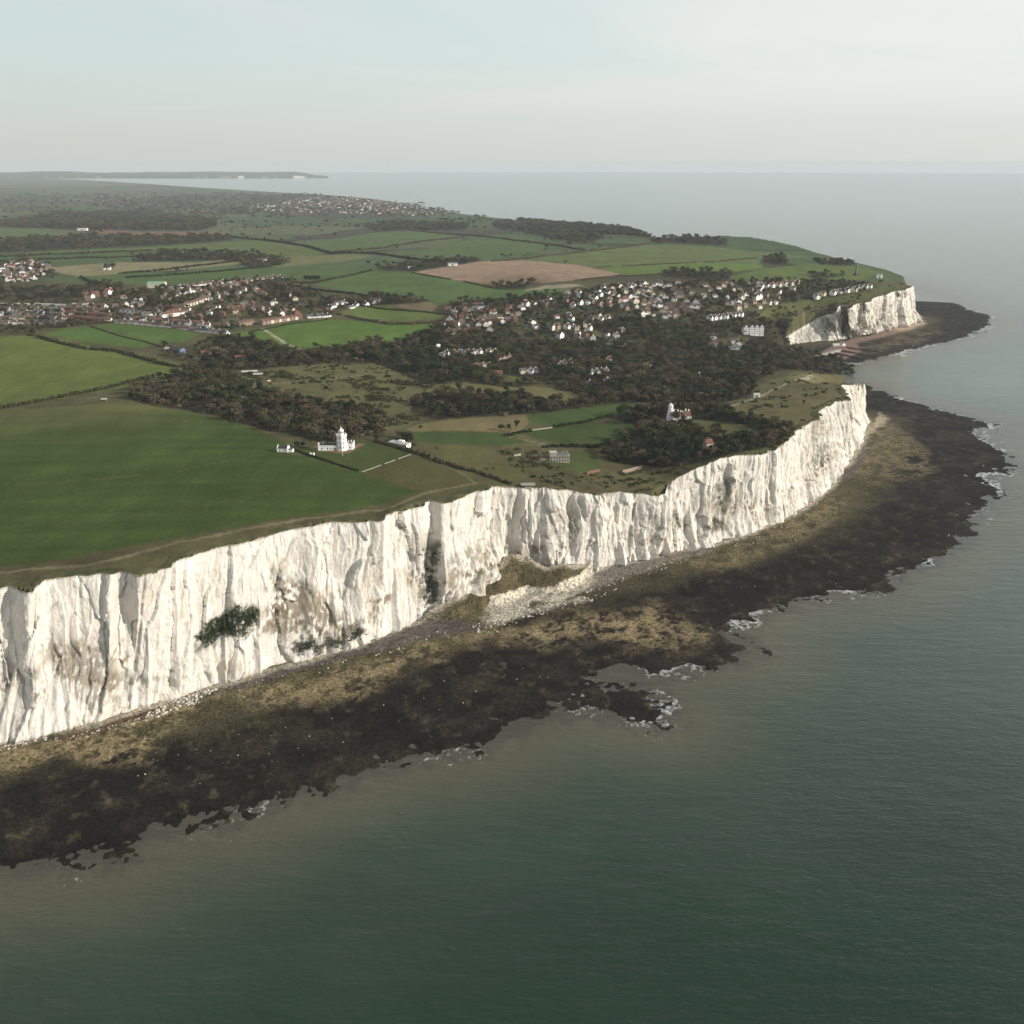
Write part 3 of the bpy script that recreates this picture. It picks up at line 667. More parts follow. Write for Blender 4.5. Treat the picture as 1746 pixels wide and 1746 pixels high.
# ------------------------------------------------------------------ cliffs
def resample(P, Q, seg, sm=1):
    """P, Q matched 3-D polylines -> evenly spaced (by P+Q mean length) points"""
    M_ = (P + Q) / 2
    L = np.concatenate([[0], np.cumsum(np.linalg.norm(np.diff(M_[:, :2], axis=0), axis=1))])
    n = max(int(L[-1] / seg), 10); s = np.linspace(0, L[-1], n)
    f = lambda A: np.stack([np.interp(s, L, A[:, i]) for i in range(3)], -1)
    return f(P), f(Q), s, L
def smooth1(A, k):
    if k < 1: return A
    w = np.hanning(2 * k + 3)[1:-1]; w /= w.sum()
    out = np.empty_like(A)
    for i in range(A.shape[1]):
        p = np.pad(A[:, i], k, mode='edge')
        p[:k] = 2 * A[0, i] - A[k:0:-1, i]; p[-k:] = 2 * A[-1, i] - A[-2:-k - 2:-1, i]
        out[:, i] = np.convolve(p, w, 'valid')
    return out
CH = np.array((0.735, 0.69, 0.62)); VEG = np.array((0.040, 0.050, 0.022)); BRN = np.array((0.165, 0.125, 0.070)); GRY = np.array((0.60, 0.58, 0.54))
def build_cliff(name, label, T, B, C, seg, nv, seed, feats=(), veg=(), brown=(), amp=1.0):
    Tp, Bp, s, L = resample(T, B, seg)
    kxs = np.interp(s, L, np.array(C, float)[:, 0] if seed == 1 else np.arange(len(C)))   # picture x along the top, for features
    Tp = smooth1(Tp, 2); Bp = smooth1(Bp, int(10 / seg))
    mid = smooth1((Tp + Bp) / 2, int(26 / seg))
    tan = np.gradient(mid[:, :2], axis=0); tan /= np.linalg.norm(tan, axis=1)[:, None] + 1e-9
    nrm = np.stack([tan[:, 1], -tan[:, 0]], -1)            # seaward
    v = np.linspace(0, 1, nv)
    Sg, Vg = np.meshgrid(s, v)                              # rows bottom->top
    # profile: steep wall above, talus fan below
    tal = 0.5 + 0.5 * fbm(Sg / 55 + seed * 7, Sg * 0 + 3.3, o=2)
    g = Vg ** 1.0
    kk = 0.22 + 0.22 * tal
    prof = np.where(Vg < kk, Vg / kk * 0.62, 0.62 + (Vg - kk) / (1 - kk) * 0.38)
    prof = 0.55 * prof + 0.45 * Vg
    X = Bp[:, 0] * (1 - prof) + Tp[:, 0] * prof; Y = Bp[:, 1] * (1 - prof) + Tp[:, 1] * prof; Z = Bp[:, 2] * (1 - Vg) + Tp[:, 2] * Vg
    wz = Z
    PXg, _ = proj(X, Y, Z)
    # relief: large buttresses, then flutes, then fine grooves; all mostly vertical
    bend = 5 * vn(Sg / 30, wz / 40) + 0.10 * (wz - 40) * vn(Sg / 45 + 3, Sg * 0)
    s2 = Sg + bend
    fl = sstep(350, 900, PXg) * 0.6 + 0.4 if seed == 1 else 1.0
    wx = s2 + 2.0 * vn(Sg / 17, wz / 24) + 0.8 * vn(Sg / 4, wz / 5); wy = wz + 7 * vn(Sg / 15 + 8, wz / 13)
    f1, e1 = facets(wx, wy, 24, 85, seed, 1.0); f2, e2 = facets(wx, wy, 9.5, 30, seed + 5, 1.1); f3, e3 = facets(wx, wy, 4.2, 9, seed + 9, 0.9); f4, e4 = facets(wx, wz, 1.9, 3.0, seed + 12, 0.8)
    D = 2.6 * ridge(s2 / 46 + seed, wz / 160, o=1) + 2.4 * f1 + (0.85 + 0.25 * fl) * (1.25 * f2 + 0.36 * f3 + 0.14 * f4)
    D += fl * (1.5 * ridge(s2 / 11 + 5 * seed, wz / 60, o=3) + 0.7 * ridge(s2 / 3.6 + 2, wz / 22, o=2))
    D -= 0.4 * sstep(0.12, 0.0, e1) + 0.2 * sstep(0.12, 0.0, e2)
    D += 0.7 * fbm(Sg / 8, wz / 14, o=4)
    cone = np.clip(1 - np.abs(vn(Sg / 26 + 9, Sg * 0)) * 3 - Vg * 1.6, 0, 1); D += 7.0 * cone
    lowm = sstep(0.45, 0.1, Vg)
    D += lowm * (2.0 * fbm(Sg / 10 + 40, wz / 10, o=3) + 1.5 * ridge(s2 / 8, wz / 14, o=2))
    # dark gullies
    D -= 1.5 * sstep(0.55, 0.9, ridge(s2 / 21 + 13 + seed, wz / 80, o=1)) 
    fade = sstep(0, 0.04, Vg) * 0.5 + 0.5
    D *= amp * fade * (1 - 0.45 * sstep(0.93, 1.0, Vg))
    D -= amp * 2.0
    if seed == 1: D *= 1 - 0.6 * sstep(L[-1] - 110, L[-1] - 60, Sg)
    PXs, PYs = proj(X, Y, Z)
    for (fx, fy, rx, ry, dep, sharp) in feats:             # local hollows (-) and bulges (+), placed on the face
        q = ((PXs - fx) / rx) ** 2; w = (np.abs(PYs - fy) / ry) ** 4
        D += dep * np.exp(-q ** sharp - w)
    D[-1] = D[-2] * 0.9
    X = X + nrm[:, 0] * D; Y = Y + nrm[:, 1] * D
    Z = Z + 0.7 * np.clip(fbm(Sg / 8, Sg * 0 + 1, o=3), -1, 1) * sstep(0.97, 1, Vg)
    PXs, PYs = proj(X, Y, Z)
    fshade = (0.95 + 0.06 * f2 + 0.04 * f3)[..., None]
    # colour
    n1 = fbm(s2 / 6, wz / 18, o=4); n2 = fbm(Sg / 18 + 50, wz / 14, o=4); n3 = fbm(Sg / 2.2, wz / 2.6, o=2)
    C_ = np.ones(X.shape + (3,)) * CH * fshade
    band = sstep(0.45, 0.8, vn(wz / 1.7 + 0.02 * Sg, Sg / 60)) * sstep(-0.2, 0.3, vn(Sg / 9, wz / 6 + 3)); C_ = C_ * (1 - 0.10 * band[..., None])
    g_ = sstep(0.05, 0.55, n1)[..., None] * 0.35; C_ = C_ * (1 - g_) + GRY * g_
    yel = (sstep(0.15, 0.6, n2) * 0.22 * sstep(0.1, 0.5, 1 - Vg + 0.3))[..., None]; C_ = C_ * (1 - yel) + np.array((0.66, 0.56, 0.40)) * yel
    ledge = 1.7 * sstep(0.0, 0.5, fbm(Sg / 12 + 7, wz / 9, o=4)) * np.exp(-((Vg - 0.32) / 0.20) ** 2) * 0.5
    ledge = (ledge * (sstep(-0.2, 0.3, n3)))[..., None]; C_ = C_ * (1 - ledge) + BRN * ledge
    if len(brown):
        for (poly, st) in brown:
            m = soft_poly(PXs, PYs, poly, 14, 16 * fbm(Sg / 9 + 3, wz / 12, o=3)) * sstep(-0.60, 0.05, n3 + 0.8 * n2) * st
            C_ = C_ * (1 - m[..., None]) + BRN * (0.8 + 0.5 * n2[..., None]) * m[..., None]
    for (poly, st) in veg:
        m = soft_poly(PXs, PYs, poly, 7, 12 * fbm(Sg / 7, wz / 7, o=3)) * sstep(-0.75, -0.05, n3 + 0.6 * n1) * st
        C_ = C_ * (1 - m[..., None]) + VEG * m[..., None]
    foot = sstep(0.035, 0.0, Vg + 0.02 * n3)[..., None] * 0.6; C_ = C_ * (1 - foot) + np.array((0.42, 0.37, 0.28)) * foot
    rim = sstep(0.985, 1.0, Vg + 0.012 * n3)[..., None] * 0.55; C_ = C_ * (1 - rim) + np.array(ROUGH) * rim
    ns = len(s)
    V = np.stack([X, Y, Z], -1).reshape(-1, 3)
    i = np.arange(nv - 1)[:, None] * ns + np.arange(ns - 1)[None]
    F = np.stack([i, i + 1, i + ns + 1, i + ns], -1).reshape(-1, 4)
    o = link(name, np_mesh(name, V, F, M['chalk'], np.clip(C_, 0.01, 0.88).reshape(-1, 3), smooth=True)); tag(o, label, 'cliff', kind='structure')
    # turf rolling over the edge, tucked under the field
    ex, ey, ez = X[-1], Y[-1], Z[-1]
    Tn = smooth1(Tp, int(5 / seg))
    offs = [-0.1, 0.3, 1.2, 2.5, 4, 6, 8.5, 11, 14, 17]
    A = []; AC = []
    for k, of in enumerate(offs):
        b = sstep(0, 6, of); ax = ex * (1 - b) + Tn[:, 0] * b - nrm[:, 0] * of; ay = ey * (1 - b) + Tn[:, 1] * b - nrm[:, 1] * of
        az = np.interp(of, [0, 6], [0, 1]) * gz(ax, ay) + (1 - np.interp(of, [0, 6], [0, 1])) * ez
        az = az + (0.25 if of < 9 else 0.25 - (of - 9) * 0.22) + 0.35 * fbm(s / 5, np.full(ns, of / 4), o=3) - (0.15 if k == 0 else 0)
        A.append(np.stack([ax, ay, az], -1))
        nn = fbm(ax / 9, ay / 9, o=3)[:, None]; cc = np.array(ROUGH) * (1 + 0.6 * nn)
        gsm = sstep(0.1, 0.5, fbm(ax / 24, ay / 24, o=2))[:, None]; cc = cc * (1 - gsm * .6) + np.array((0.045, 0.060, 0.02)) * gsm * .6
        if k <= 1: cc = cc * 0.5 + np.array((0.30, 0.26, 0.19)) * 0.5
        AC.append(cc)
    A = np.array(A); no = len(offs)
    i = np.arange(no - 1)[:, None] * ns + np.arange(ns - 1)[None]
    F = np.stack([i, i + 1, i + ns + 1, i + ns], -1).reshape(-1, 4)
    o = link('cliff_top_turf', np_mesh('cliff_top_turf', A.reshape(-1, 3), F, M['turf'], np.clip(np.array(AC), 0.01, 0.9).reshape(-1, 3), smooth=True))
    tag(o, 'rough brown turf along the edge of the ' + ('near' if seed == 1 else 'far') + ' white cliff', 'turf', kind='structure')
    return (X, Y, Z)
CX1 = build_cliff('cliff', 'long near white chalk cliff rising from the reef', T1, B1, CL1, 0.52, 104, 1,
    feats=[(738, 945, 11, 110, -8, 2), (756, 900, 8, 80, 2, 1), (712, 920, 14, 90, 3, 1), (858, 900, 26, 75, -7, 2), (832, 900, 9, 90, 5, 1), (805, 985, 52, 48, 9, 2), (215, 1060, 20, 80, -5, 2), (186, 1060, 9, 100, 3, 1),
           (45, 1080, 16, 90, 6, 1), (62, 1060, 8, 70, -4, 1), (20, 1170, 14, 110, 3, 1), (525, 1010, 12, 90, 4, 1), (500, 960, 14, 60, -3, 1), (940, 900, 13, 60, 4, 1), (975, 900, 10, 70, -5, 1), (1040, 858, 12, 18, -7, 1),
           (1128, 880, 12, 60, 5, 1), (1235, 850, 16, 60, -5, 1), (1225, 890, 18, 30, -6, 1), (1300, 850, 15, 70, 4, 1), (1390, 770, 14, 50, -5, 1), (1412, 740, 8, 60, 4, 1), (150, 1150, 60, 40, 4, 1), (560, 1070, 60, 40, 5, 1)],
    veg=[([(352, 1062), (370, 1048), (398, 1036), (430, 1034), (440, 1045), (432, 1072), (410, 1088), (380, 1086), (350, 1098), (336, 1085)], 0.95), ([(340, 1080), (360, 1090), (352, 1104), (335, 1110)], 0.8),
         ([(727, 925), (750, 930), (748, 1000), (750, 1028), (726, 1030), (722, 1000)], 0.85), ([(500, 1090), (560, 1092), (620, 1065), (625, 1080), (560, 1108), (505, 1114)], 0.65),
         ([(1216, 830), (1240, 815), (1252, 826), (1244, 850), (1222, 862)], 0.7), ([(1212, 888), (1238, 884), (1236, 905), (1214, 908)], 0.8), ([(1385, 765), (1410, 755), (1410, 790), (1388, 800)], 0.6),
         ([(1060, 875), (1100, 880), (1160, 885), (1165, 895), (1100, 893)], 0.35), ([(218, 1150), (245, 1150), (240, 1172), (218, 1172)], 0.7), ([(50, 1120), (62, 1120), (64, 1160), (52, 1160)], 0.5), ([(960, 890), (985, 880), (985, 910), (962, 920)], 0.4)],
    brown=[([(470, 1000), (520, 990), (560, 1030), (620, 1070), (600, 1090), (500, 1110), (465, 1075), (450, 1040)], 0.75), ([(80, 1090), (180, 1095), (200, 1160), (130, 1180), (80, 1130)], 0.65), ([(755, 950), (830, 925), (862, 985), (845, 1010), (775, 1030), (752, 1010)], 0.55),
           ([(160, 1150), (200, 1150), (200, 1200), (165, 1190)], 0.5), ([(930, 870), (990, 860), (985, 930), (930, 920)], 0.4), ([(870, 930), (960, 940), (960, 970), (880, 965)], 0.5), ([(1370, 720), (1420, 700), (1430, 800), (1380, 830)], 0.35), ([(440, 1000), (480, 960), (500, 990), (470, 1060)], 0.5),
           ([(690, 900), (730, 930), (722, 1030), (690, 1000)], 0.35), ([(1190, 850), (1260, 850), (1240, 900), (1200, 900)], 0.4), ([(330, 1020), (370, 1010), (360, 1060), (330, 1050)], 0.3)])
CX2 = build_cliff('cliff', 'far white chalk cliff behind the bay beach', T2, B2, CL2, 1.3, 60, 2,
    feats=[(1443, 545, 6, 24, -10, 2), (1420, 560, 6, 15, 4, 1), (1500, 540, 10, 20, -5, 1), (1405, 570, 5, 14, -5, 1)],
    veg=[([(1400, 545), (1418, 540), (1422, 565), (1400, 570)], 0.7), ([(1345, 568), (1390, 552), (1410, 575), (1360, 590)], 0.45), ([(1436, 525), (1446, 530), (1446, 560), (1440, 572)], 0.8)],
    brown=[([(1395, 540), (1425, 530), (1420, 575), (1400, 580)], 0.6), ([(1490, 530), (1520, 520), (1530, 550), (1495, 560)], 0.5), ([(1440, 520), (1450, 525), (1470, 575), (1440, 578)], 0.5)], amp=1.5)

# ------------------------------------------------------------------ reef, beach, sea
REEF = [(-200, 1530), (-60, 1480), (0, 1470), (60, 1462), (110, 1455), (200, 1448), (250, 1412), (330, 1388), (400, 1378), (470, 1352), (530, 1330), (600, 1310), (680, 1285), (760, 1275), (830, 1262), (870, 1232), (950, 1206), (1000, 1204),
        (1060, 1216), (1118, 1226), (1116, 1203), (1070, 1172), (1020, 1150), (1000, 1140), (1060, 1136), (1140, 1141), (1200, 1131), (1268, 1108), (1250, 1088), (1232, 1070), (1290, 1042), (1340, 1022), (1420, 1009), (1498, 1002), (1514, 988), (1500, 975), (1560, 962), (1600, 940), (1640, 900),
        (1662, 870), (1692, 838), (1668, 812), (1720, 792), (1690, 765), (1655, 738), (1686, 722), (1620, 706), (1560, 690), (1520, 674), (1492, 664), (1472, 655)]
REEF2 = [(1438, 612), (1453, 619), (1480, 613), (1513, 606), (1534, 597), (1598, 585), (1641, 575), (1684, 555), (1686, 540), (1641, 524), (1607, 503), (1575, 490), (1556, 483), (1545, 480)]
def world2(pl, z=0.0):
    a = np.array(pl, float); P = un(a[:, 0], a[:, 1], np.full(len(a), z)); return [tuple(p[:2]) for p in P]
O1 = world2(REEF); O2 = world2(REEF2)
base1 = [tuple(p[:2]) for p in B1]; base2 = [tuple(p[:2]) for p in B2]
inl1 = [tuple(p[:2]) for p in T1]
bay_top = [(1382, 606), (1400, 600), (1420, 594), (1440, 588), (1395, 590)]
poly1 = O1 + inl1[::-1]
hid = world2([(1452, 640), (1446, 628)], 0)
poly2 = O2 + [tuple(p[:2]) for p in T2[::-1]] + world2([(1372, 604), (1385, 612)], 2)
def build_reef():
    az = np.radians(np.arange(-36.5, 33.5, 0.085)); rr = np.exp(np.linspace(math.log(405), math.log(2750), 620))
    A_, R_ = np.meshgrid(az, rr); X, Y = R_ * np.sin(A_), R_ * np.cos(A_)
    wx = X + 10 * fbm(X / 20, Y / 20, o=4) + 3 * vn(X / 6, Y / 6); wy = Y + 10 * fbm(X / 20 + 9, Y / 20, o=4)
    in1 = in_poly(wx, wy, poly1); in2 = in_poly(wx, wy, poly2)
    do = np.minimum(d_line(wx, wy, O1), d_line(wx, wy, O2))
    db = np.minimum(d_line(X, Y, base1), d_line(X, Y, base2))
    ins = in1 | in2
    # gullies run out across the platform, slanted
    e1 = (X * 0.55 - Y * 0.83); e2 = (X * 0.83 + Y * 0.55)
    n1 = ridge(e2 / 26 + 0.3 * fbm(X / 40, Y / 40), e1 / 90, o=3); n2 = fbm(X / 9, Y / 9, o=4); n3 = fbm(X / 30 + 4, Y / 30, o=3)
    t = np.where(ins, db / (db + do + 1e-6), 1.0)
    Z = np.where(ins, 0.62 + 3.1 * (1 - t) ** 1.6 - 0.32 * t, -0.05 - 0.035 * do)
    n5 = fbm(X / 3.4 + 7, Y / 3.4, o=3); n6 = ridge(e1 / 13 + 0.5 * fbm(X / 30, Y / 30), e2 / 60 + 4, o=2)
    Z = Z + 0.42 * n1 * sstep(0.1, 0.6, t) + 0.40 * n2 + 0.30 * n3 + 0.42 * n5 * sstep(0.05, 0.4, t) + 0.2 * n6
    # fallen chalk mound under the cliff
    px, py = proj(X, Y, np.full(X.shape, 6.0))
    C0 = un(905, 1010, 4.0)[:2]
    back = d_line(X, Y, base1)
    wl = np.interp(X, [-75, -52, -25, 5, 35, 60, 80], [0, 12, 22, 31, 30, 14, 0]) + 3 * fbm(X / 11, Y / 11, o=3)
    apex = np.exp(-((X - 2) / 20) ** 2) + 0.35 * np.exp(-((X - 42) / 12) ** 2)
    m_h = sstep(0, 5.5, wl - back) * (5.0 + (3 + 13 * apex) * np.clip(1 - back / 26, 0, 1) ** 1.2) * (1 + 0.10 * n2) * sstep(0, 8, wl) * (Y < 860)
    Z = Z + m_h
    keep = (do < 60) | ins
    keep &= ~(in_poly(X, Y, land_poly) & (np.minimum(d_line(X, Y, cliff_a), d_line(X, Y, cliff_b)) > 14) & ~in2)
    PXr, PYr = proj(X, Y, Z)
    dark = np.array((0.008, 0.006, 0.0045)); red = np.array((0.019, 0.0145, 0.010)); tanc = np.array((0.225, 0.175, 0.095)); ol = np.array((0.082, 0.072, 0.036)); shing = np.array((0.092, 0.078, 0.068)); chk = np.array((0.44, 0.40, 0.32))
    C_ = np.ones(X.shape + (3,)) * dark
    f = sstep(-0.2, 0.5, fbm(X / 17, Y / 17, o=4))[..., None]; C_ = C_ * (1 - f) + red * f
    f = (sstep(0.25, 0.6, fbm(X / 7 + 3, Y / 9, o=4)) * 0.35)[..., None]; C_ = C_ * (1 - f) + ol * f
    C_ = C_ * (1 + 0.55 * n6[..., None] * sstep(0.2, 0.5, t)[..., None])
    up = sstep(0.50, 0.12, t + 0.16 * n3 + 0.08 * n2)[..., None] * 0.8
    olt = ol * (1 + 0.4 * n2[..., None]); C_ = C_ * (1 - up) + olt * up
    TANS = [[(-150, 1350), (0, 1288), (100, 1262), (150, 1245), (300, 1200), (375, 1180), (400, 1195), (330, 1215), (240, 1290), (200, 1312), (150, 1310), (100, 1288), (0, 1305), (-150, 1380)],
            [(375, 1185), (480, 1165), (640, 1125), (760, 1088), (880, 1060), (900, 1075), (800, 1100), (700, 1125), (640, 1175), (560, 1200), (430, 1195)],
            [(860, 1085), (950, 1050), (1100, 1040), (1200, 1070), (1215, 1095), (1100, 1100), (950, 1100)], [(1180, 962), (1300, 912), (1420, 845), (1450, 850), (1400, 905), (1300, 950), (1230, 968)],
            [(1430, 790), (1500, 720), (1545, 730), (1600, 800), (1560, 815), (1480, 820)], [(1440, 600), (1540, 570), (1600, 565), (1560, 585), (1480, 600)]]
    for i, p in enumerate(TANS):
        m = soft_poly(PXr, PYr, p, 20 if i < 3 else 9, 26 * fbm(X / 24, Y / 24, o=4) * (1 if i < 3 else .4)) * (0.78 if i < 3 else 0.4)
        m = (m * sstep(-0.45, 0.35, n2 + 0.5 * n6 + 0.6 * vn(X / 2.4, Y / 2.4)))[..., None]; C_ = C_ * (1 - m) + tanc * (1 + 0.35 * n2[..., None]) * m
    SH = [[(95, 1262), (150, 1240), (250, 1212), (280, 1215), (200, 1238), (110, 1262)], [(360, 1182), (450, 1148), (560, 1118), (640, 1090), (740, 1052), (830, 1060), (830, 1072), (700, 1095), (560, 1132), (440, 1165)],
          [(985, 990), (1040, 968), (1100, 955), (1180, 940), (1225, 930), (1215, 942), (1130, 962), (1070, 982), (1000, 1010)], [(1395, 603), (1440, 580), (1540, 556), (1575, 552), (1520, 572), (1460, 585), (1470, 600), (1440, 612), (1400, 610)],
          [(1430, 820), (1480, 760), (1500, 745), (1450, 815)]]
    for i, p in enumerate(SH):
        m = soft_poly(PXr, PYr, p, 4 if i < 3 else 2, 5 * n3 * (1 if i < 3 else 0.3))[..., None] * 0.95; cc = shing * (1 + 0.25 * n2[..., None]) * np.where(n3 > 0, 1.0, 0.9)[..., None]
        if i == 0: cc = np.array((0.085, 0.050, 0.036))
        if i == 2: cc = cc * 1.7
        if i == 3: cc = np.array((0.20, 0.13, 0.10))
        C_ = C_ * (1 - m) + cc * m
    # mound colours: grassy top, bare chalk toe
    mt = sstep(0.8, 3, m_h)[..., None]; slope = np.abs(np.gradient(Z, axis=0) / np.gradient(R_, axis=0))
    pale = sstep(7 + 2 * n2, 4, wl - back) * sstep(-26, -10, X + 4 * n2) * sstep(78, 62, X)
    tone = (0.86 + 0.35 * n2 + 0.25 * n5)[..., None]
    outw = (pale * sstep(-15, -11, wl - back + 3 * n3) * (wl > 3))[..., None] * 0.9; C_ = C_ * (1 - outw) + chk * tone * outw
    mcol = np.where((pale > 0.5)[..., None], chk * 1.15 * tone, np.array((0.080, 0.066, 0.034)) * (1 + 0.5 * n2[..., None]))
    C_ = C_ * (1 - mt) + mcol * mt
    p = [(856, 1050), (900, 1036), (990, 1018), (1000, 1022), (900, 1046), (860, 1064), (830, 1060)]
    m = (soft_poly(PXr, PYr, p, 6, 5 * n2) * 0.8)[..., None]; C_ = C_ * (1 - m) + chk * m
    for p in ([(1478, 740), (1500, 705), (1516, 715), (1490, 735)], [(1520, 562), (1572, 546), (1578, 553), (1540, 564)]):
        m = (soft_poly(PXr, PYr, p, 5, 4 * n2) * 0.85)[..., None]; C_ = C_ * (1 - m) + np.array((0.42, 0.34, 0.24)) * m
    # wet weed nearest the sea is darkest, chalk dust along the cliff foot
    m = (sstep(7, 0, back + 3 * n2) * 0.75 * (Z > 1))[..., None]; C_ = C_ * (1 - m) + np.array((0.40, 0.36, 0.29)) * m
    idx = -np.ones(X.shape, np.int64); idx[keep] = np.arange(keep.sum())
    a, b, c, d = idx[:-1, :-1], idx[:-1, 1:], idx[1:, 1:], idx[1:, :-1]; ok = (a >= 0) & (b >= 0) & (c >= 0) & (d >= 0)
    F = np.stack([a[ok], b[ok], c[ok], d[ok]], -1)
    o = link('rocky_shore', np_mesh('rocky_shore', np.stack([X[keep], Y[keep], Z[keep]], -1), F, M['reef'], np.clip(C_[keep], 0.004, 0.85), smooth=True))
    tag(o, 'dark weed covered reef and stony beach below the white cliffs', 'shore', kind='structure')
    return az, rr, Z, C0
RAZ, RRR, RZ, MOUND = build_reef()
def reef_z(x, y):
    i = np.clip(((np.arctan2(x, y) - RAZ[0]) / (RAZ[1] - RAZ[0])).astype(int), 0, len(RAZ) - 1)
    j = np.clip(np.searchsorted(RRR, np.hypot(x, y)), 0, len(RRR) - 1); return RZ[j, i]

def build_sea():
    az = np.radians(np.concatenate([np.arange(-180, -37, 8), np.arange(-37, 37, 0.16), np.arange(37, 181, 8)])); az[-1] = math.pi
    rr = np.concatenate([[1, 60, 180], np.exp(np.linspace(math.log(300), math.log(2900), 430)), np.exp(np.linspace(math.log(2950), math.log(34000), 60))])
    A_, R_ = np.meshgrid(az, rr); X, Y = R_ * np.sin(A_), R_ * np.cos(A_)
    do = np.minimum(d_line(X, Y, O1), d_line(X, Y, O2))
    px, py = proj(X, Y, np.zeros(X.shape))
    n = fbm(X / 60, Y / 60, o=3)
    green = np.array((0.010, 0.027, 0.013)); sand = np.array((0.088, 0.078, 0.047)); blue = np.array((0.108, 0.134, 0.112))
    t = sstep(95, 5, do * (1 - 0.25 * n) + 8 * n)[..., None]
    f = sstep(420, 1500, R_ + 0.5 * X)[..., None]  # water paler with distance and to the right: sky sheen painted into the colour
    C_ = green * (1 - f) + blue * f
    f = sstep(2200, 9000, R_)[..., None]; C_ = C_ * (1 - f) + np.array((0.155, 0.182, 0.168)) * f  # far water lightened again, its silvery reflection put into the base colour
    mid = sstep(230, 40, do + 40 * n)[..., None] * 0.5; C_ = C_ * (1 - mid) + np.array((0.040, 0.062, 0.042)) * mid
    C_ = C_ * (1 - t * 0.8) + sand * t * 0.8
    sub = (sstep(30, 2, do + 16 * fbm(X / 7, Y / 7, o=4)) * 0.75)[..., None]; C_ = C_ * (1 - sub) + np.array((0.038, 0.034, 0.028)) * sub
    foam = sstep(17, 1, do + 6 * fbm(X / 12 + 3, Y / 12, o=2)) * (0.45 + 0.6 * sstep(-0.1, 0.45, fbm(X / 45 + 20, Y / 45, o=2))) 
    rz = np.where((R_ > 410) & (R_ < 2700), reef_z(X, Y), -9.0)
    sh = sstep(-0.75, -0.10, rz) * (do < 70)
    foam = np.maximum(foam * 0.55, sh * (0.50 + 0.6 * sstep(-0.25, 0.35, fbm(X / 38 + 20, Y / 38, o=3))))
    foam = foam * (0.75 + 0.45 * sstep(900, 1500, px * 0.8 + 300))
    i = np.arange(len(rr) - 1)[:, None] * len(az) + np.arange(len(az) - 1)[None]
    F = np.stack([i, i + 1, i + len(az) + 1, i + len(az)], -1).reshape(-1, 4)
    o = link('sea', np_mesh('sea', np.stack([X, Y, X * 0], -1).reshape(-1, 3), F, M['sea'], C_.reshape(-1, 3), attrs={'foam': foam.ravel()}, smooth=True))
    tag(o, 'grey green sea, sandy beside the reef and pale towards the horizon', 'sea', kind='structure')
build_sea()

# far coast with pale cliffs across the water
def build_far_coast():
    xs = np.linspace(-150, 560, 220)
    P0 = un(xs, np.full(len(xs), 304.0) - 0 * xs, np.zeros(len(xs)))
    prof = 40 + 9 * fbm(xs / 90, xs * 0 + 2, o=3); prof *= sstep(560, 500, xs)
    n = len(xs); rows = [(0.0, 0.0), (6, 0.5), (12, 0.85), (500, 1.3), (1500, 1.9), (3000, 2.5), (5000, 0.0)]
    V = []; C_ = []
    d = P0[:, :2] / np.linalg.norm(P0[:, :2], axis=1)[:, None]
    chx = sstep(0.05, 0.3, fbm(xs / 22, xs * 0 + 9, o=3)) * (((xs > 365) & (xs < 415)) | ((xs > 450) & (xs < 535))) + 0.2 * (vn(xs / 8, xs * 0) > 0.5)
    for k, (dd, hh) in enumerate(rows):
        V.append(np.stack([P0[:, 0] + d[:, 0] * dd, P0[:, 1] + d[:, 1] * dd, prof * hh - (k == 0) * 1 - (k == len(rows) - 1) * 2], -1))
        m = (chx * (k < 3))[:, None]; C_.append(np.array((0.07, 0.075, 0.05)) * (1 - m) + np.array((0.8, 0.75, 0.66)) * m)
    i = np.arange(len(rows) - 1)[:, None] * n + np.arange(n - 1)[None]
    F = np.stack([i, i + 1, i + n + 1, i + n], -1).reshape(-1, 4)
    o = link('headland', np_mesh('headland', np.array(V).reshape(-1, 3), F, M['chalk'], np.array(C_).reshape(-1, 3), smooth=False))
    tag(o, 'hazy far headland with pale cliffs across the water', 'headland', kind='structure')
build_far_coast()
#PART2
# ------------------------------------------------------------------ foliage
def leaf_cloud(c, r, k, size, flat=0.75, g=None):
    """k random triangles about each centre c (n,3) with radius r (n,)"""
    g = g or rng
    n = len(c); u = g.normal(size=(n, k, 3)); u /= np.linalg.norm(u, axis=2, keepdims=True)
    rad = g.uniform(0.35, 1.0, (n, k, 1)) ** 0.5
    p = c[:, None] + u * rad * np.asarray(r)[:, None, None] * np.array([1, 1, flat])
    a = g.normal(size=(n, k, 3)); b = np.cross(a, u + 0.6 * g.normal(size=u.shape)); a = np.cross(b, u)
    a /= np.linalg.norm(a, axis=2, keepdims=True) + 1e-9; b /= np.linalg.norm(b, axis=2, keepdims=True) + 1e-9
    s = (np.asarray(size) * g.uniform(0.6, 1.3, (n, k)))[..., None]
    V = np.stack([p + a * s, p - a * s * 0.6 + b * s * 0.8, p - a * s * 0.6 - b * s * 0.8], 2).reshape(-1, 3)
    return V, np.arange(len(V)).reshape(-1, 3)
def merge(parts):
    V = []; F = []; I = []; b = 0
    for i, (v, f) in enumerate(parts):
        V.append(v); F.append(f + b); I += [i] * len(f); b += len(v)
    return np.concatenate(V), np.concatenate(F), np.array(I)
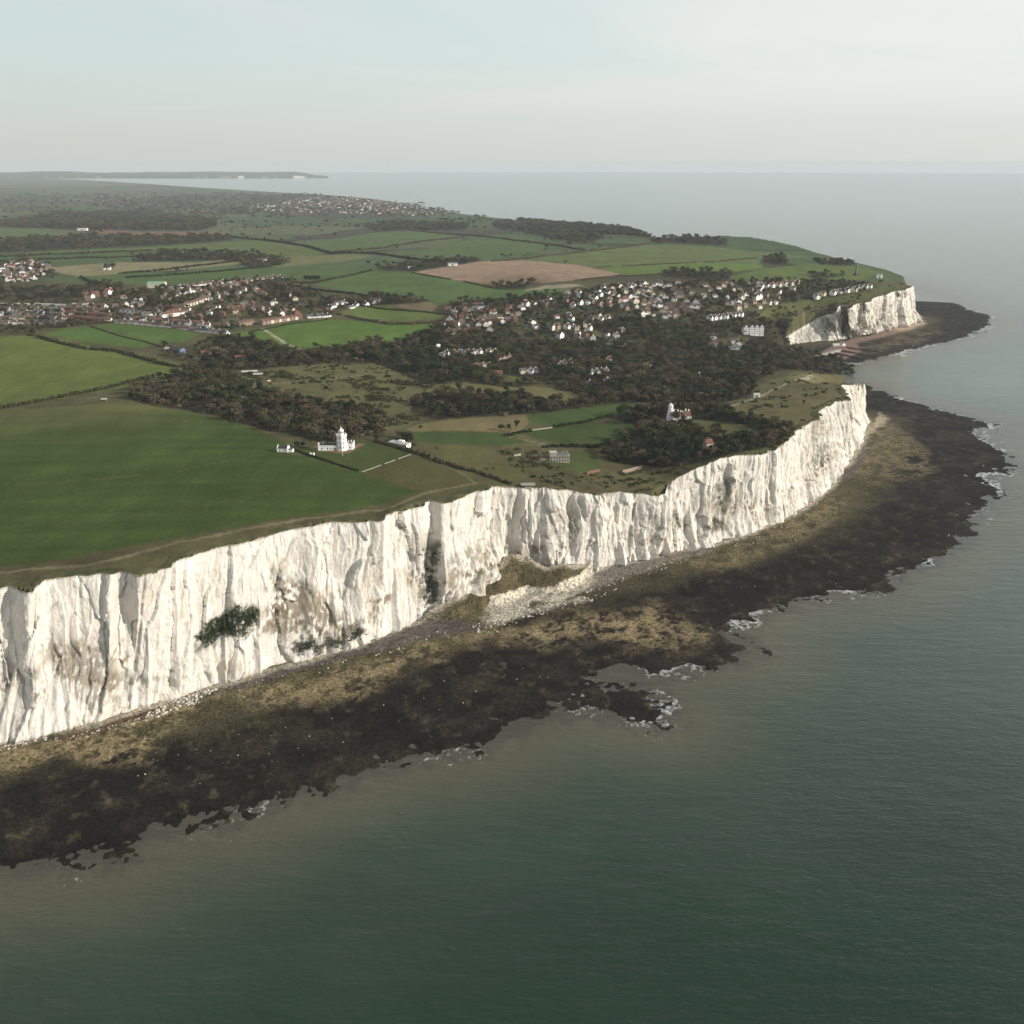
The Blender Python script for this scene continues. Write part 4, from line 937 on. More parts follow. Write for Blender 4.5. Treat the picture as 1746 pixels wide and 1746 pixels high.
def tri_bar(p, q, w0, w1):
    p = np.array(p, float); q = np.array(q, float); d = q - p; d /= np.linalg.norm(d)
    a = np.cross(d, [0.3, 0.2, 0.9]); a /= np.linalg.norm(a); b = np.cross(d, a)
    v = []
    for i in range(4):
        t = i * math.pi / 2; v.append(p + (a * math.cos(t) + b * math.sin(t)) * w0)
    for i in range(4):
        t = i * math.pi / 2; v.append(q + (a * math.cos(t) + b * math.sin(t)) * w1)
    f = []
    for i in range(4):
        j = (i + 1) % 4; f += [(i, j, 4 + j), (i, 4 + j, 4 + i)]
    return np.array(v), np.array(f)
def wood_parts(H, Rr, g):
    parts = [tri_bar((0, 0, -0.6), (g.uniform(-.3, .3), g.uniform(-.3, .3), H * 0.5), 0.38, 0.22)]
    tips = []
    for i in range(6):
        a = i * 1.05 + g.uniform(-.3, .3); rr = Rr * g.uniform(0.45, 0.8); z = H * g.uniform(0.55, 0.88)
        t = (rr * math.cos(a), rr * math.sin(a), z); tips.append(t)
        parts.append(tri_bar((0, 0, H * g.uniform(0.25, 0.45)), t, 0.16, 0.05))
    tips.append((0, 0, H * 0.85)); return parts, tips
def tree_mesh(name, H, Rr, mat, k, size, seed, split=False, dense=False):
    g = np.random.default_rng(seed)
    wp, tips = wood_parts(H, Rr, g)
    cs = np.array(tips) + g.normal(size=(len(tips), 3)) * 0.5
    cs[:, 2] = np.minimum(cs[:, 2], H * 0.8)
    extra = np.stack([g.normal(size=6) * Rr * 0.35, g.normal(size=6) * Rr * 0.35, g.uniform(0.4, 0.75, 6) * H], -1)
    cs = np.concatenate([cs, extra]); rs = g.uniform(0.30, 0.52, len(cs)) * Rr * (1.15 if dense else 1)
    V, F = leaf_cloud(cs, rs, k, size, 0.8, g)
    wv, wf, _ = merge(wp)
    if split:
        return np_mesh(name + '_crown', V, F, mat), np_mesh(name + '_trunk', wv, wf, M['bark'])
    v, f, i = merge([(V, F), (wv, wf)])
    return np_mesh(name, v, f, [mat, M['bark']], mat_idx=i)
BARE = [tree_mesh('bare_tree', H, r, M['bare'], 26, 0.62, 40 + i) for i, (H, r) in enumerate([(9, 4.4), (10.5, 5.2), (8, 4.0), (11, 4.8)])]
EVER = [tree_mesh('evergreen_tree', H, r, M['ever'], 28, 0.75, 60 + i, dense=True) for i, (H, r) in enumerate([(8.5, 4.0), (10, 4.6), (12, 3.6)])]
def bush_mesh(seed, mat, r=1.7, k=20):
    g = np.random.default_rng(seed); n = 5
    c = np.stack([g.normal(size=n) * r * 0.6, g.normal(size=n) * r * 0.6, g.uniform(0.3, 0.8, n) * r], -1)
    V, F = leaf_cloud(c, g.uniform(0.5, 0.8, n) * r, k, 0.42, 0.8, g); return np_mesh('bush', V, F, mat)
BUSH = [bush_mesh(80, M['scrub']), bush_mesh(81, M['ever']), bush_mesh(82, M['bare']), bush_mesh(83, M['scrub'], 2.1)]
PROTO_COL = bpy.data.collections.new('plant_kinds')      # never linked to the scene: only read by the scatterers
for i, me in enumerate(BARE + EVER + BUSH):
    o = bpy.data.objects.new('%02d_plant' % i, me); PROTO_COL.objects.link(o)
NB, NE = len(BARE), len(EVER)
def scatter_group():
    ng = bpy.data.node_groups.new('scatter', 'GeometryNodeTree')
    ng.interface.new_socket('Geometry', in_out='INPUT', socket_type='NodeSocketGeometry')
    ng.interface.new_socket('Geometry', in_out='OUTPUT', socket_type='NodeSocketGeometry')
    N, L = ng.nodes.new, ng.links.new
    gi = N('NodeGroupInput'); go = N('NodeGroupOutput')
    ci = N('GeometryNodeCollectionInfo'); ci.inputs['Collection'].default_value = PROTO_COL
    ci.inputs['Separate Children'].default_value = True; ci.inputs['Reset Children'].default_value = True
    iop = N('GeometryNodeInstanceOnPoints'); iop.inputs['Pick Instance'].default_value = True
    def na(nm, ty):
        a = N('GeometryNodeInputNamedAttribute'); a.data_type = ty; a.inputs['Name'].default_value = nm; return a.outputs[0]
    L(gi.outputs[0], iop.inputs['Points']); L(ci.outputs[0], iop.inputs['Instance']); L(na('pick', 'INT'), iop.inputs['Instance Index'])
    cx = N('ShaderNodeCombineXYZ'); L(na('rot', 'FLOAT'), cx.inputs[2]); L(cx.outputs[0], iop.inputs['Rotation'])
    L(na('scl', 'FLOAT_VECTOR'), iop.inputs['Scale'])
    L(iop.outputs[0], go.inputs[0]); return ng
SCAT = scatter_group()
def scatter(name, label, P, pick, scl, cat):
    me = bpy.data.meshes.new(name); me.vertices.add(len(P)); me.vertices.foreach_set('co', np.ascontiguousarray(P, np.float32).ravel())
    a = me.attributes.new('pick', 'INT', 'POINT'); a.data.foreach_set('value', np.ascontiguousarray(pick, np.int32))
    a = me.attributes.new('rot', 'FLOAT', 'POINT'); a.data.foreach_set('value', rng.uniform(0, 6.28, len(P)).astype(np.float32))
    a = me.attributes.new('scl', 'FLOAT_VECTOR', 'POINT'); a.data.foreach_set('vector', np.ascontiguousarray(scl, np.float32).ravel())
    o = link(name, me); md = o.modifiers.new('scatter', 'NODES'); md.node_group = SCAT
    tag(o, label, cat, kind='stuff'); return o
AREA = kr ** 2 * (AZ[1] - AZ[0]) * np.where(kr < 3000, LR[1] - LR[0], LR[-1] - LR[-2])
def sample(poly, dens, holes=(), vary=None):
    xs = [p[0] for p in poly]; ys = [p[1] for p in poly]
    b = np.where((kpx > min(xs)) & (kpx < max(xs)) & (kpy > min(ys)) & (kpy < max(ys)))[0]
    if not len(b): return np.zeros((0, 2))
    q_ = 1 if vary is None else 2.2
    m = in_poly(kpx[b] + q_ * 2.5 * vn(kx[b] / 35, ky[b] / 35), kpy[b] + q_ * vn(kx[b] / 30 + 5, ky[b] / 30), poly)
    for h in holes: m &= ~in_poly(kpx[b], kpy[b], h)
    b = b[m]
    a = AREA[b].copy()
    if vary is not None: a = a * vary(kx[b], ky[b])
    n = int(a.sum() * dens)
    if n < 1: return np.zeros((0, 2))
    q = rng.choice(b, n, p=a / a.sum())
    r = kr[q] * (1 + rng.uniform(-.5, .5, n) * 0.006); az = np.arctan2(kx[q], ky[q]) + rng.uniform(-.5, .5, n) * 0.0016
    return np.stack([r * np.sin(az), r * np.cos(az)], -1)

# ---- where the houses stand (built further down)
WALLS = {'white': M['white'], 'cream': M['cream'], 'red brick': M['brick'], 'pale brick': M['pale_brick']}
ROOFS = {'brown': M['roof_brown'], 'red': M['roof_red'], 'grey': M['roof_grey'], 'dark': M['roof_dark'], 'pale': M['roof_pale']}
_hc = {}
SHAPES = {'cottage': (10, 7.5, 4.6, 8.0), 'bungalow': (12, 8, 2.9, 5.8), 'villa': (13, 9.5, 6.0, 10.2), 'gabled': (8, 9, 4.6, 8.6), 'terrace': (7.2, 8.5, 5.6, 8.6), 'hipped': (11, 9, 5.4, 8.4), 'caravan': (11, 4, 2.9, 3.4)}
ADJ = {'cottage': 'house', 'bungalow': 'bungalow', 'villa': 'large house', 'gabled': 'gabled house', 'terrace': 'terraced house', 'hipped': 'hip roofed house', 'caravan': 'caravan'}
def house_meshes(shape, wall, roof):
    k = (shape, wall, roof)
    if k in _hc: return _hc[k]
    L, D, hw, hr = SHAPES[shape]; x, y = L / 2, D / 2
    w = MB(); r = MB(); c = MB()
    gl = 1
    if shape in ('hipped',):
        w.box(-x, x, -y, y, -1.5, hw); r.hip(-x, x, -y, y, hw + .02, hr)
    elif shape == 'caravan':
        w.box(-x, x, -y, y, -0.5, hw); r.roof(-x, x, -y, y, hw, hr, 0.12, 0.1)
    else:
        w.gable(-x, x, -y, y, hw, hr - .05); w.box(-x, x, -y, y, -1.5, -0.01); r.roof(-x, x, -y, y, hw, hr, 0.25, 0.35)
    if shape == 'villa':                      # a cross gable towards the view
        b = MB().gable(0, 4.5, -2.6, 2.6, hw, hr - 1.2); rr = MB().roof(0, 4.5, -2.6, 2.6, hw, hr - 1.2, 0.25, 0.3)
        T = lambda v: [(p[1] - x * 0.4, -p[0] - y + 0.6 + 0 * p[0], p[2]) for p in v]
        w.add(T(b.v), b.f, 0); r.add(T([(q[0] - 3 if q[0] < 2 else q[0], q[1], q[2]) for q in rr.v]), rr.f, 0)
    if shape in ('cottage', 'bungalow'):
        w.box(x + .01, x + 3.2, -y * 0.5, y * 0.7, -1.5, 2.6); r.box(x + .02, x + 3.4, -y * 0.55, y * 0.75, 2.62, 2.85)
    ny = 2 if hw > 4 else 1
    for s in (-1, 1):
        for lv in range(ny):
            z0 = 0.9 + lv * 2.6
            for i in range(3 if L > 9 else 2):
                cx = -x + L * (i + 0.5) / (3 if L > 9 else 2); w.box(cx - .65, cx + .65, s * y - .03, s * y + .04, z0, z0 + 1.3, gl)
    for s in (-1, 1):
        w.box(s * x - .03, s * x + .045, -1.2 - .6, -1.2 + .6, 0.9, 2.2, gl); w.box(s * x - .03, s * x + .045, 1.2 - .6, 1.2 + .6, 0.9, 2.2, gl)
    me = (w.mesh('house_walls', [WALLS[wall], M['glass']]), r.mesh('house_roof', ROOFS[roof]))
    cm = None
    if shape != 'caravan':
        cx = x * 0.55; c.box(cx - .5, cx + .5, -.45, .45, hr - 1.2, hr + 1.3); c.box(cx - .25, cx + .25, -.2, .2, hr + 1.31, hr + 1.8); cm = c.mesh('house_chimney', M['brick'] if wall != 'white' else M['white'])
    _hc[k] = me + (cm,); return _hc[k]
HOUSES = []     # (world xy z, rz, shape, wall, roof, scale, label, group)
occ = []
def put(px, py, rz, shape, wall, roof, sc, label, group, xyz=None):
    P = xyz if xyz is not None else hit([px], [py])[0]
    for (x, y, r_) in occ:
        if (x - P[0]) ** 2 + (y - P[1]) ** 2 < (r_ + 4.2 * sc) ** 2 and shape != 'terrace': return
    occ.append((P[0], P[1], 4.2 * sc)); HOUSES.append((P, rz, shape, wall, roof, sc, label, group))
ORD = ['first', 'second', 'third', 'fourth', 'fifth', 'sixth', 'seventh', 'eighth', 'ninth', 'tenth', 'eleventh', 'twelfth', 'thirteenth', 'fourteenth', 'fifteenth', 'sixteenth', 'seventeenth', 'eighteenth', 'nineteenth', 'twentieth', 'twenty first', 'twenty second']
def row(pts, n, shape, walls, roofs, place, turn=0, sc=1.0, jit=0.0):
    P = hit([p[0] for p in pts], [p[1] for p in pts])[:, :2]
    L = np.concatenate([[0], np.cumsum(np.linalg.norm(np.diff(P, axis=0), axis=1))])
    for i in range(n):
        s = L[-1] * (i + 0.5) / n; x, y = np.interp(s, L, P[:, 0]), np.interp(s, L, P[:, 1])
        j = min(np.searchsorted(L, s), len(P) - 1); d = P[j] - P[j - 1]; rz = math.atan2(d[1], d[0]) + turn
        x += rnd.gauss(0, jit); y += rnd.gauss(0, jit)
        wl, rf = rnd.choice(walls), rnd.choice(roofs)
        k = SHAPES[shape][0]; scx = sc
        put(0, 0, rz + rnd.gauss(0, 0.04 if shape == 'terrace' else 0.1), shape, wl, rf, scx * rnd.uniform(0.93, 1.07), f'{ORD[i]} from left, {wl}, {place}', 'houses in ' + place, np.array([x, y, float(gz(x, y)[0])]))
def cluster(poly, n, shapes, walls, roofs, place, sc=1.0):
    XY = sample(poly, 0.02)
    if not len(XY): return
    got = 0
    for (x, y) in XY[rng.permutation(len(XY))]:
        if got >= n: break
        if any((x - a) ** 2 + (y - b) ** 2 < (c + 6.5 * sc) ** 2 for a, b, c in occ): continue
        a0 = 0.35 + 0.5 * math.sin(x / 70) + rnd.choice((0, math.pi / 2)); sh = rnd.choice(shapes); wl = rnd.choice(walls); rf = rnd.choice(roofs)
        put(0, 0, a0 + rnd.gauss(0, .12), sh, wl, rf, sc * rnd.uniform(.9, 1.15), f'{wl} {ADJ[sh]} with {rf} roof {place}', f'{wl} {ADJ[sh]}s with {rf} roofs {place}', np.array([x, y, float(gz(x, y)[0])])); got += 1
W3 = ['white', 'white', 'cream', 'pale brick']; WB = ['white', 'cream', 'pale brick']; BR = ['pale brick', 'red brick', 'pale brick', 'cream']; RM = ['brown', 'red', 'grey', 'brown', 'dark', 'brown']; RD = ['brown', 'dark', 'grey']
# the left village
row([(206, 534), (232, 537), (258, 540)], 7, 'gabled', ['white'], ['dark', 'brown'], 'the row of white gables facing the left village field', math.pi / 2)
row([(445, 554), (480, 548), (514, 543)], 10, 'terrace', BR, ['brown', 'red'], 'the brick terrace above the field with the path', 0)
row([(525, 542), (560, 540)], 4, 'bungalow', ['white'], ['grey', 'dark'], 'the white row right of the brick terrace', 0)
row([(407, 556), (432, 552)], 5, 'terrace', ['pale brick'], ['brown'], 'the pale terrace left of the brick one', 0)
row([(197, 550), (240, 553), (290, 558), (340, 565), (388, 570)], 18, 'bungalow', ['white', 'white', 'cream', 'pale brick'], RD, 'the front row along the small green field', 0.2)
row([(215, 545), (300, 551), (350, 556), (390, 561)], 14, 'cottage', WB, RM, 'the second row of the left village', 0.3, 1.0, 2)
row([(275, 542), (315, 536)], 7, 'terrace', ['white', 'cream'], ['red', 'brown'], 'the white terrace left of the village green', 0)
row([(315, 524), (360, 510)], 9, 'terrace', ['cream', 'white'], ['brown', 'red'], 'the slanting terrace in the middle of the left village', 0)
row([(385, 530), (420, 527), (450, 530)], 8, 'terrace', BR, ['brown', 'red'], 'the brick terrace in the middle of the left village', 0)
row([(0, 520), (60, 520), (120, 522)], 14, 'caravan', ['white'], ['pale'], 'the white caravan row at the left edge', 0.1)
row([(125, 522), (180, 524)], 6, 'bungalow', ['cream', 'white'], ['pale', 'brown'], 'the pale row right of the caravans', 0)
for j, yy in enumerate((530, 538, 546, 553)):
    row([(-30, yy), (60, yy - 1), (108, yy + 1)], 12, 'cottage', ['pale brick', 'cream', 'white'], ['grey', 'brown', 'dark'], ['upper', 'second', 'third', 'lowest'][j] + ' row of dark roofed estate at left edge', 0, 0.9)
for j, yy in enumerate((529, 537, 545)):
    row([(112, yy), (150, yy + 2), (190, yy + 5)], 8, 'cottage', BR + ['white'], ['brown', 'red', 'brown'], ['upper', 'middle', 'lower'][j] + ' row of red roofs left of the white gables', 0.2)
row([(289, 493), (340, 486), (400, 480), (480, 474)], 22, 'bungalow', W3, RD, 'the high row topping the left village', 0, 1.0, 4)
row([(300, 503), (345, 496), (400, 488), (430, 482)], 14, 'cottage', W3, RM, 'the row below the high white one', 0.2, 1.0, 4)
cluster([(190, 520), (300, 498), (440, 485), (470, 500), (560, 520), (560, 535), (440, 545), (390, 555), (200, 530)], 64, ['cottage', 'gabled', 'hipped'], WB + ['red brick'], RM, 'in the heart of the left village')
cluster([(0, 450), (60, 447), (88, 458), (70, 478), (0, 484)], 44, ['bungalow', 'cottage', 'hipped'], W3 + ['pale brick'], RM, 'in the far left edge cluster', 1.25)
cluster([(130, 502), (190, 500), (215, 508), (200, 514), (130, 512)], 8, ['cottage', 'villa'], ['white', 'red brick'], ['red', 'brown'], 'between the caravans and the green roofed barn')
cluster([(560, 520), (640, 514), (650, 520), (600, 528), (560, 530)], 8, ['bungalow', 'cottage'], ['white'], RD, 'right of the left village among trees')
# the right village on its slope
row([(1207, 546), (1235, 543), (1265, 538)], 9, 'villa', ['white'], ['brown', 'grey'], 'the white villas above the gabled apartment block', 0, 0.85)
row([(1383, 509), (1420, 503), (1450, 497), (1485, 490)], 10, 'villa', ['white', 'cream'], RD, 'the row of white villas nearest the far cliff', 0, 0.95, 2)
row([(1310, 490), (1350, 486), (1362, 483)], 5, 'villa', ['white', 'cream'], ['red', 'brown'], 'the top row below the obelisk field', 0)
row([(746, 609), (778, 604), (812, 603), (850, 603)], 9, 'villa', W3, ['brown', 'grey'], 'the lit row in the valley left of the red roofs', 0.2, 0.72, 2)
row([(805, 628), (822, 627), (838, 626)], 3, 'villa', ['white', 'cream'], ['brown'], 'the lower row in the valley', 0.2, 0.72)
row([(850, 619), (860, 615), (872, 611)], 3, 'cottage', ['white', 'cream'], ['red'], 'the three red roofs in the valley', 0.4, 0.95)
row([(884, 636), (900, 637), (916, 634)], 3, 'villa', ['white', 'cream'], ['brown', 'grey'], 'the pair and one below the red roofs', 0.2, 0.72)
row([(951, 626), (963, 621), (977, 619)], 3, 'villa', ['white', 'cream'], ['brown'], 'the small group in the valley woods', 0, 0.7)
row([(1004, 639), (1020, 637), (1036, 635)], 4, 'cottage', ['white'], ['grey'], 'the white group low in the valley woods', 0, 0.9)
row([(1192, 675), (1215, 672), (1240, 669)], 6, 'cottage', ['white'], ['dark'], 'the white cottages right of the windmill', 0, 0.55)
row([(1036, 616), (1042, 612)], 2, 'villa', ['cream'], ['red'], 'the tall pair in the valley woods', 0, 0.7)
row([(1095, 628), (1108, 624)], 2, 'villa', ['white'], ['red'], 'the pair right of them in the valley woods', 0, 0.7)
cluster([(928, 508), (1000, 496), (1110, 482), (1190, 488), (1170, 512), (1080, 528), (950, 528)], 74, ['cottage', 'villa', 'bungalow', 'gabled'], W3, RM, 'high on the right village slope', 0.88)
cluster([(750, 560), (775, 530), (800, 521), (860, 523), (935, 510), (945, 522), (890, 542), (840, 566), (770, 575)], 66, ['cottage', 'gabled', 'bungalow'], ['white', 'pale brick', 'red brick', 'cream'], RM + ['grey'], 'on the left flank of the right village', 0.95)
cluster([(1195, 487), (1300, 482), (1365, 488), (1350, 505), (1240, 514), (1190, 512)], 30, ['villa', 'cottage'], W3, RM, 'in the top right of the village', 0.85)
cluster([(1090, 515), (1180, 512), (1200, 528), (1150, 545), (1090, 538)], 26, ['villa', 'cottage', 'bungalow'], W3, RM, 'in the middle of the right village', 0.85)
cluster([(900, 545), (980, 540), (1060, 545), (1070, 580), (1000, 575), (920, 575)], 22, ['villa', 'cottage'], W3 + ['pale brick'], RM, 'round the cream tower houses', 0.85)
cluster([(1200, 575), (1280, 580), (1285, 600), (1240, 605), (1200, 590)], 9, ['villa', 'cottage'], ['white', 'cream'], RD, 'below the gabled apartment block')
cluster([(1240, 515), (1330, 508), (1320, 522), (1280, 530), (1240, 530)], 14, ['villa', 'cottage'], W3, RM, 'on the green slope behind the far cliff', 0.9)
cluster([(980, 660), (1100, 640), (1180, 620), (1200, 640), (1100, 665)], 5, ['cottage'], ['white'], ['dark'], 'alone in the valley wood', 0.8)
# ---- woods: far trees are larger clumps
HOLES = [c[3] for c in COVER if c[0] in ('lawn', 'meadow') or 'field' in c[0]]
TP = []; TK = []; TS = []
def add_trees(xy, ev, sc=(0.6, 1.35)):
    if not len(xy): return
    n = len(xy); e = rng.random(n) < (ev(xy[:, 0], xy[:, 1]) if callable(ev) else ev)
    k = np.where(e, NB + rng.integers(0, NE, n), rng.integers(0, NB, n))
    far = np.clip(np.hypot(xy[:, 0], xy[:, 1]) / 2600, 1, 2.6)
    s = rng.uniform(*sc, n); big = s * far
    TP.append(np.column_stack([xy, gz(xy[:, 0], xy[:, 1]) - 0.5])); TK.append(k); TS.append(np.stack([big, big, s * np.sqrt(far)], -1))
evn = lambda x, y: 0.16 + 0.6 * sstep(0.1, 0.4, fbm(x / 70 + 3, y / 70, o=3))
for i, poly in enumerate(WOODS):
    yc = np.mean([p[1] for p in poly])
    dens = 0.0125 if yc > 640 else 0.0105 if yc > 560 else 0.008 if yc > 480 else 0.0045 if yc > 425 else 0.0022
    hs = HOLES if i in (1, 2, 3, 4) else ()
    add_trees(sample(poly, dens, hs, lambda x, y: 0.35 + 0.65 * sstep(-0.35, 0.1, fbm(x / 26 + 8, y / 26, o=2))), evn)
# trees among the houses and along lanes
VILL = [([(745, 560), (780, 520), (930, 503), (1090, 484), (1360, 478), (1490, 486), (1480, 497), (1380, 515), (1290, 540), (1240, 575), (1000, 590), (860, 600), (790, 600)], 0.0078),
        ([(780, 600), (870, 596), (930, 640), (920, 650), (860, 650), (790, 640)], 0.0035),
        ([(120, 545), (200, 500), (290, 490), (480, 470), (590, 520), (560, 542), (440, 552), (390, 566), (200, 548)], 0.0045),
        ([(-60, 512), (120, 512), (200, 535), (195, 550), (-60, 555)], 0.0038), ([(0, 448), (85, 452), (100, 475), (0, 490)], 0.0025),
        ([(0, 560), (60, 556), (150, 548), (150, 560), (60, 572), (0, 572)], 0.006), ([(340, 585), (400, 560), (400, 600), (345, 612)], 0.006), ([(280, 590), (345, 590), (345, 622), (280, 612)], 0.003),
        ([(540, 520), (640, 505), (745, 512), (660, 520), (600, 525), (570, 532)], 0.0025)]
for poly, d in VILL: add_trees(sample(poly, d, HOLES), lambda x, y: 0.3 + 0 * x, (0.7, 1.1))
add_trees(sample([(1330, 548), (1370, 532), (1425, 522), (1420, 534), (1395, 545), (1350, 578), (1335, 580)], 0.012), 0.3)
# skyline and far-field trees
add_trees(sample([(-100, 330), (540, 330), (720, 352), (880, 375), (1000, 385), (1100, 400), (1100, 470), (-100, 470)], 0.00018, [c[3] for c in COVER], lambda x, y: sstep(0.0, 0.3, fbm(x / 160, y / 160, o=3))), 0.3)
add_trees(sample([(150, 340), (300, 335), (540, 332), (700, 350), (780, 366), (700, 372), (540, 366), (380, 368), (200, 362)], 0.00014), 0.2)
add_trees(sample([(880, 375), (1000, 384), (1075, 391), (1110, 404), (1000, 400), (900, 385)], 0.0035), 0.4)
TP = np.concatenate(TP); TK = np.concatenate(TK); TS = np.concatenate(TS)
tpx, tpy = proj(TP[:, 0], TP[:, 1], TP[:, 2] + 4)
_hp = np.array([(h[0][0], h[0][1]) for h in HOUSES]); _ht = _hp * (1 - 9.0 / np.linalg.norm(_hp, axis=1))[:, None]
def clear_of_houses(P, r):
    ok = np.ones(len(P), bool)
    for c in np.concatenate([_hp, _ht]): ok &= (P[:, 0] - c[0]) ** 2 + (P[:, 1] - c[1]) ** 2 > r * r
    return ok
_c = clear_of_houses(TP, 7.0); TP, TK, TS, tpx, tpy = TP[_c], TK[_c], TS[_c], tpx[_c], tpy[_c]
keep = ~(np.minimum(d_line(TP[:, 0], TP[:, 1], cliff_a), d_line(TP[:, 0], TP[:, 1], cliff_b)) < 7)
TP, TK, TS, tpx, tpy = TP[keep], TK[keep], TS[keep], tpx[keep], tpy[keep]

LMARK = [((583, 750), 'near the white lighthouse'), ((480, 715), 'in the brown wood behind the lighthouse'), ((330, 690), 'on the left arm of the brown wood'), ((1150, 700), 'round the white windmill'), ((945, 770), 'beside the grey stone house'),
         ((1207, 758), 'beside the pale house in the clifftop wood'), ((1100, 760), 'in the dark wood below the windmill'), ((1320, 745), 'at the cliff end of the windmill wood'), ((840, 690), 'in the brown belt above the tan meadow'), ((1000, 690), 'in the brown belt above the bright strip field'),
         ((1400, 625), 'on the dark ridge above the bay'), ((1250, 690), 'by the cottages right of the windmill'), ((1060, 735), 'in the left part of the dark wood below the windmill'), ((1160, 785), 'in the lower wood above the cliff dip'), ((1240, 765), 'between the pale house and the cliff edge'), ((1190, 735), 'on the rise between windmill and pale house'), ((640, 735), 'at the right tip of the brown wood'), ((560, 640), 'on the rough common'), ((700, 640), 'in the valley wood below the villas')]
def where(px, py):
    return min(LMARK, key=lambda l: ((l[0][0] - px) / 1.6) ** 2 + (l[0][1] - py) ** 2)[1]
# ---- the trees that show largest are things of their own
vis = (tpx > 0) & (tpx < 1746) & (tpy < 860)
order = np.argsort(np.where(vis, np.hypot(TP[:, 0], TP[:, 1]), 1e9))
near = np.zeros(len(TP), bool); near[order[:270]] = True
def tree_thing(nm, me_c, me_t, P, sc, rz, label, group):
    o = empty(nm, tuple(P), rz, label=label, cat='tree', group=group); o.scale = sc
    link('crown', me_c, o); link('trunk', me_t, o); return o
TSPL = [tree_mesh('bare_tree', H, r, M['bare'], 26, 0.62, 40 + i, split=True) for i, (H, r) in enumerate([(9, 4.4), (10.5, 5.2), (8, 4.0), (11, 4.8)])] + \
       [tree_mesh('evergreen_tree', H, r, M['ever'], 28, 0.75, 60 + i, split=True, dense=True) for i, (H, r) in enumerate([(8.5, 4.0), (10, 4.6), (12, 3.6)])]
for i in np.where(near)[0]:
    ev = TK[i] >= NB; w = where(tpx[i], tpy[i])
    nm = 'evergreen_tree' if ev else 'bare_tree'
    tree_thing(nm, *TSPL[TK[i]], TP[i], tuple(TS[i]), rng.uniform(0, 6.28), {0: 'low ', 1: 'mid sized ', 2: 'tall '}[int(np.clip((TS[i][2] - .75) / .14, 0, 2))] + ('dark evergreen ' if ev else 'bare brown tree ') + w, ('evergreen trees ' if ev else 'bare trees ') + w)
rest = ~near
zones = [('woodland', 'brown winter wood with dark evergreens filling the valley and the hedgerow belts', (tpy > 560) & rest), ('woodland', 'dark trees between the village houses and in the copses beyond', (tpy <= 560) & (tpy > 430) & rest), ('woodland', 'far dark woods and tree clumps on the flat land towards the horizon', (tpy <= 430) & rest)]
for nm, lb, m in zones: scatter(nm, lb, TP[m], TK[m], TS[m], 'woodland')

# ---- bushes
BP = []; BK = []; BS = []
def add_bush(xy, kinds, sc):
    if not len(xy): return
    n = len(xy); BP.append(np.column_stack([xy, gz(xy[:, 0], xy[:, 1]) - 0.2])); BK.append(NB + NE + rng.choice(kinds, n)); s = rng.uniform(*sc, n); BS.append(np.stack([s, s, s * rng.uniform(.6, 1, n)], -1))
clump = lambda x, y: sstep(0.0, 0.35, fbm(x / 30 + 4, y / 30, o=3))
add_bush(sample([(845, 764), (925, 768), (930, 792), (1000, 812), (1060, 800), (1120, 798), (1200, 796), (1160, 812), (1122, 842), (1060, 834), (1000, 836), (940, 828), (905, 814), (860, 792)], 0.03, (), lambda x, y: 0.35 + 0.65 * clump(x, y)), [0, 0, 1, 2, 3], (0.7, 1.5))
add_bush(sample([(405, 640), (470, 700), (560, 745), (660, 745), (740, 715), (700, 690), (745, 655), (720, 635), (640, 622), (560, 622), (480, 632)], 0.010, (), lambda x, y: 0.15 + clump(x / 2 + 90, y / 2)), [0, 1, 2, 2, 3], (0.7, 2.4))
for _p in WOODS[:5]: add_bush(sample(_p, 0.014, HOLES, lambda x, y: 0.5 + 0 * x), [0, 1, 2, 2, 2, 3], (1.2, 2.9))
add_bush(sample(COVER[10][3], 0.024, (), clump), [0, 1, 2, 3], (0.5, 1.7))
add_bush(sample([(1305, 550), (1330, 538), (1400, 530), (1420, 536), (1345, 582)], 0.02), [0, 1, 2], (0.8, 2.0))
add_bush(sample(COVER[13][3], 0.012, (), clump), [0, 1, 2], (0.6, 1.6))
add_bush(sample([(1200, 790), (1250, 772), (1345, 755), (1360, 728), (1330, 722), (1300, 745), (1250, 770), (1190, 786)], 0.03, ()), [0, 1, 2, 3], (0.8, 1.6))
add_bush(sample([(1280, 560), (1345, 575), (1400, 540), (1440, 518), (1556, 486), (1500, 478), (1400, 500), (1330, 520), (1280, 545)], 0.010, (), clump), [0, 0, 1, 2], (0.9, 2.0))
add_bush(sample([(430, 662), (500, 640), (640, 650), (655, 735), (560, 690)], 0.010, (), clump), [0, 2, 3], (0.8, 1.6))
add_bush(sample([(722, 760), (870, 780), (900, 818), (805, 800)], 0.002, (), clump), [0, 2], (0.5, 1.1))
add_bush(sample([(400, 905), (640, 882), (655, 862), (722, 845), (812, 826), (826, 832), (700, 864), (655, 886)], 0.004, (), clump), [0, 3], (0.25, 0.6))
BP = np.concatenate(BP); BK = np.concatenate(BK); BS = np.concatenate(BS)
kb = np.minimum(d_line(BP[:, 0], BP[:, 1], cliff_a), d_line(BP[:, 0], BP[:, 1], cliff_b)) > 4
scatter('scrub', 'green and brown scrub dotting the common, the headland and the cliff top', BP[kb], BK[kb], BS[kb], 'scrub')

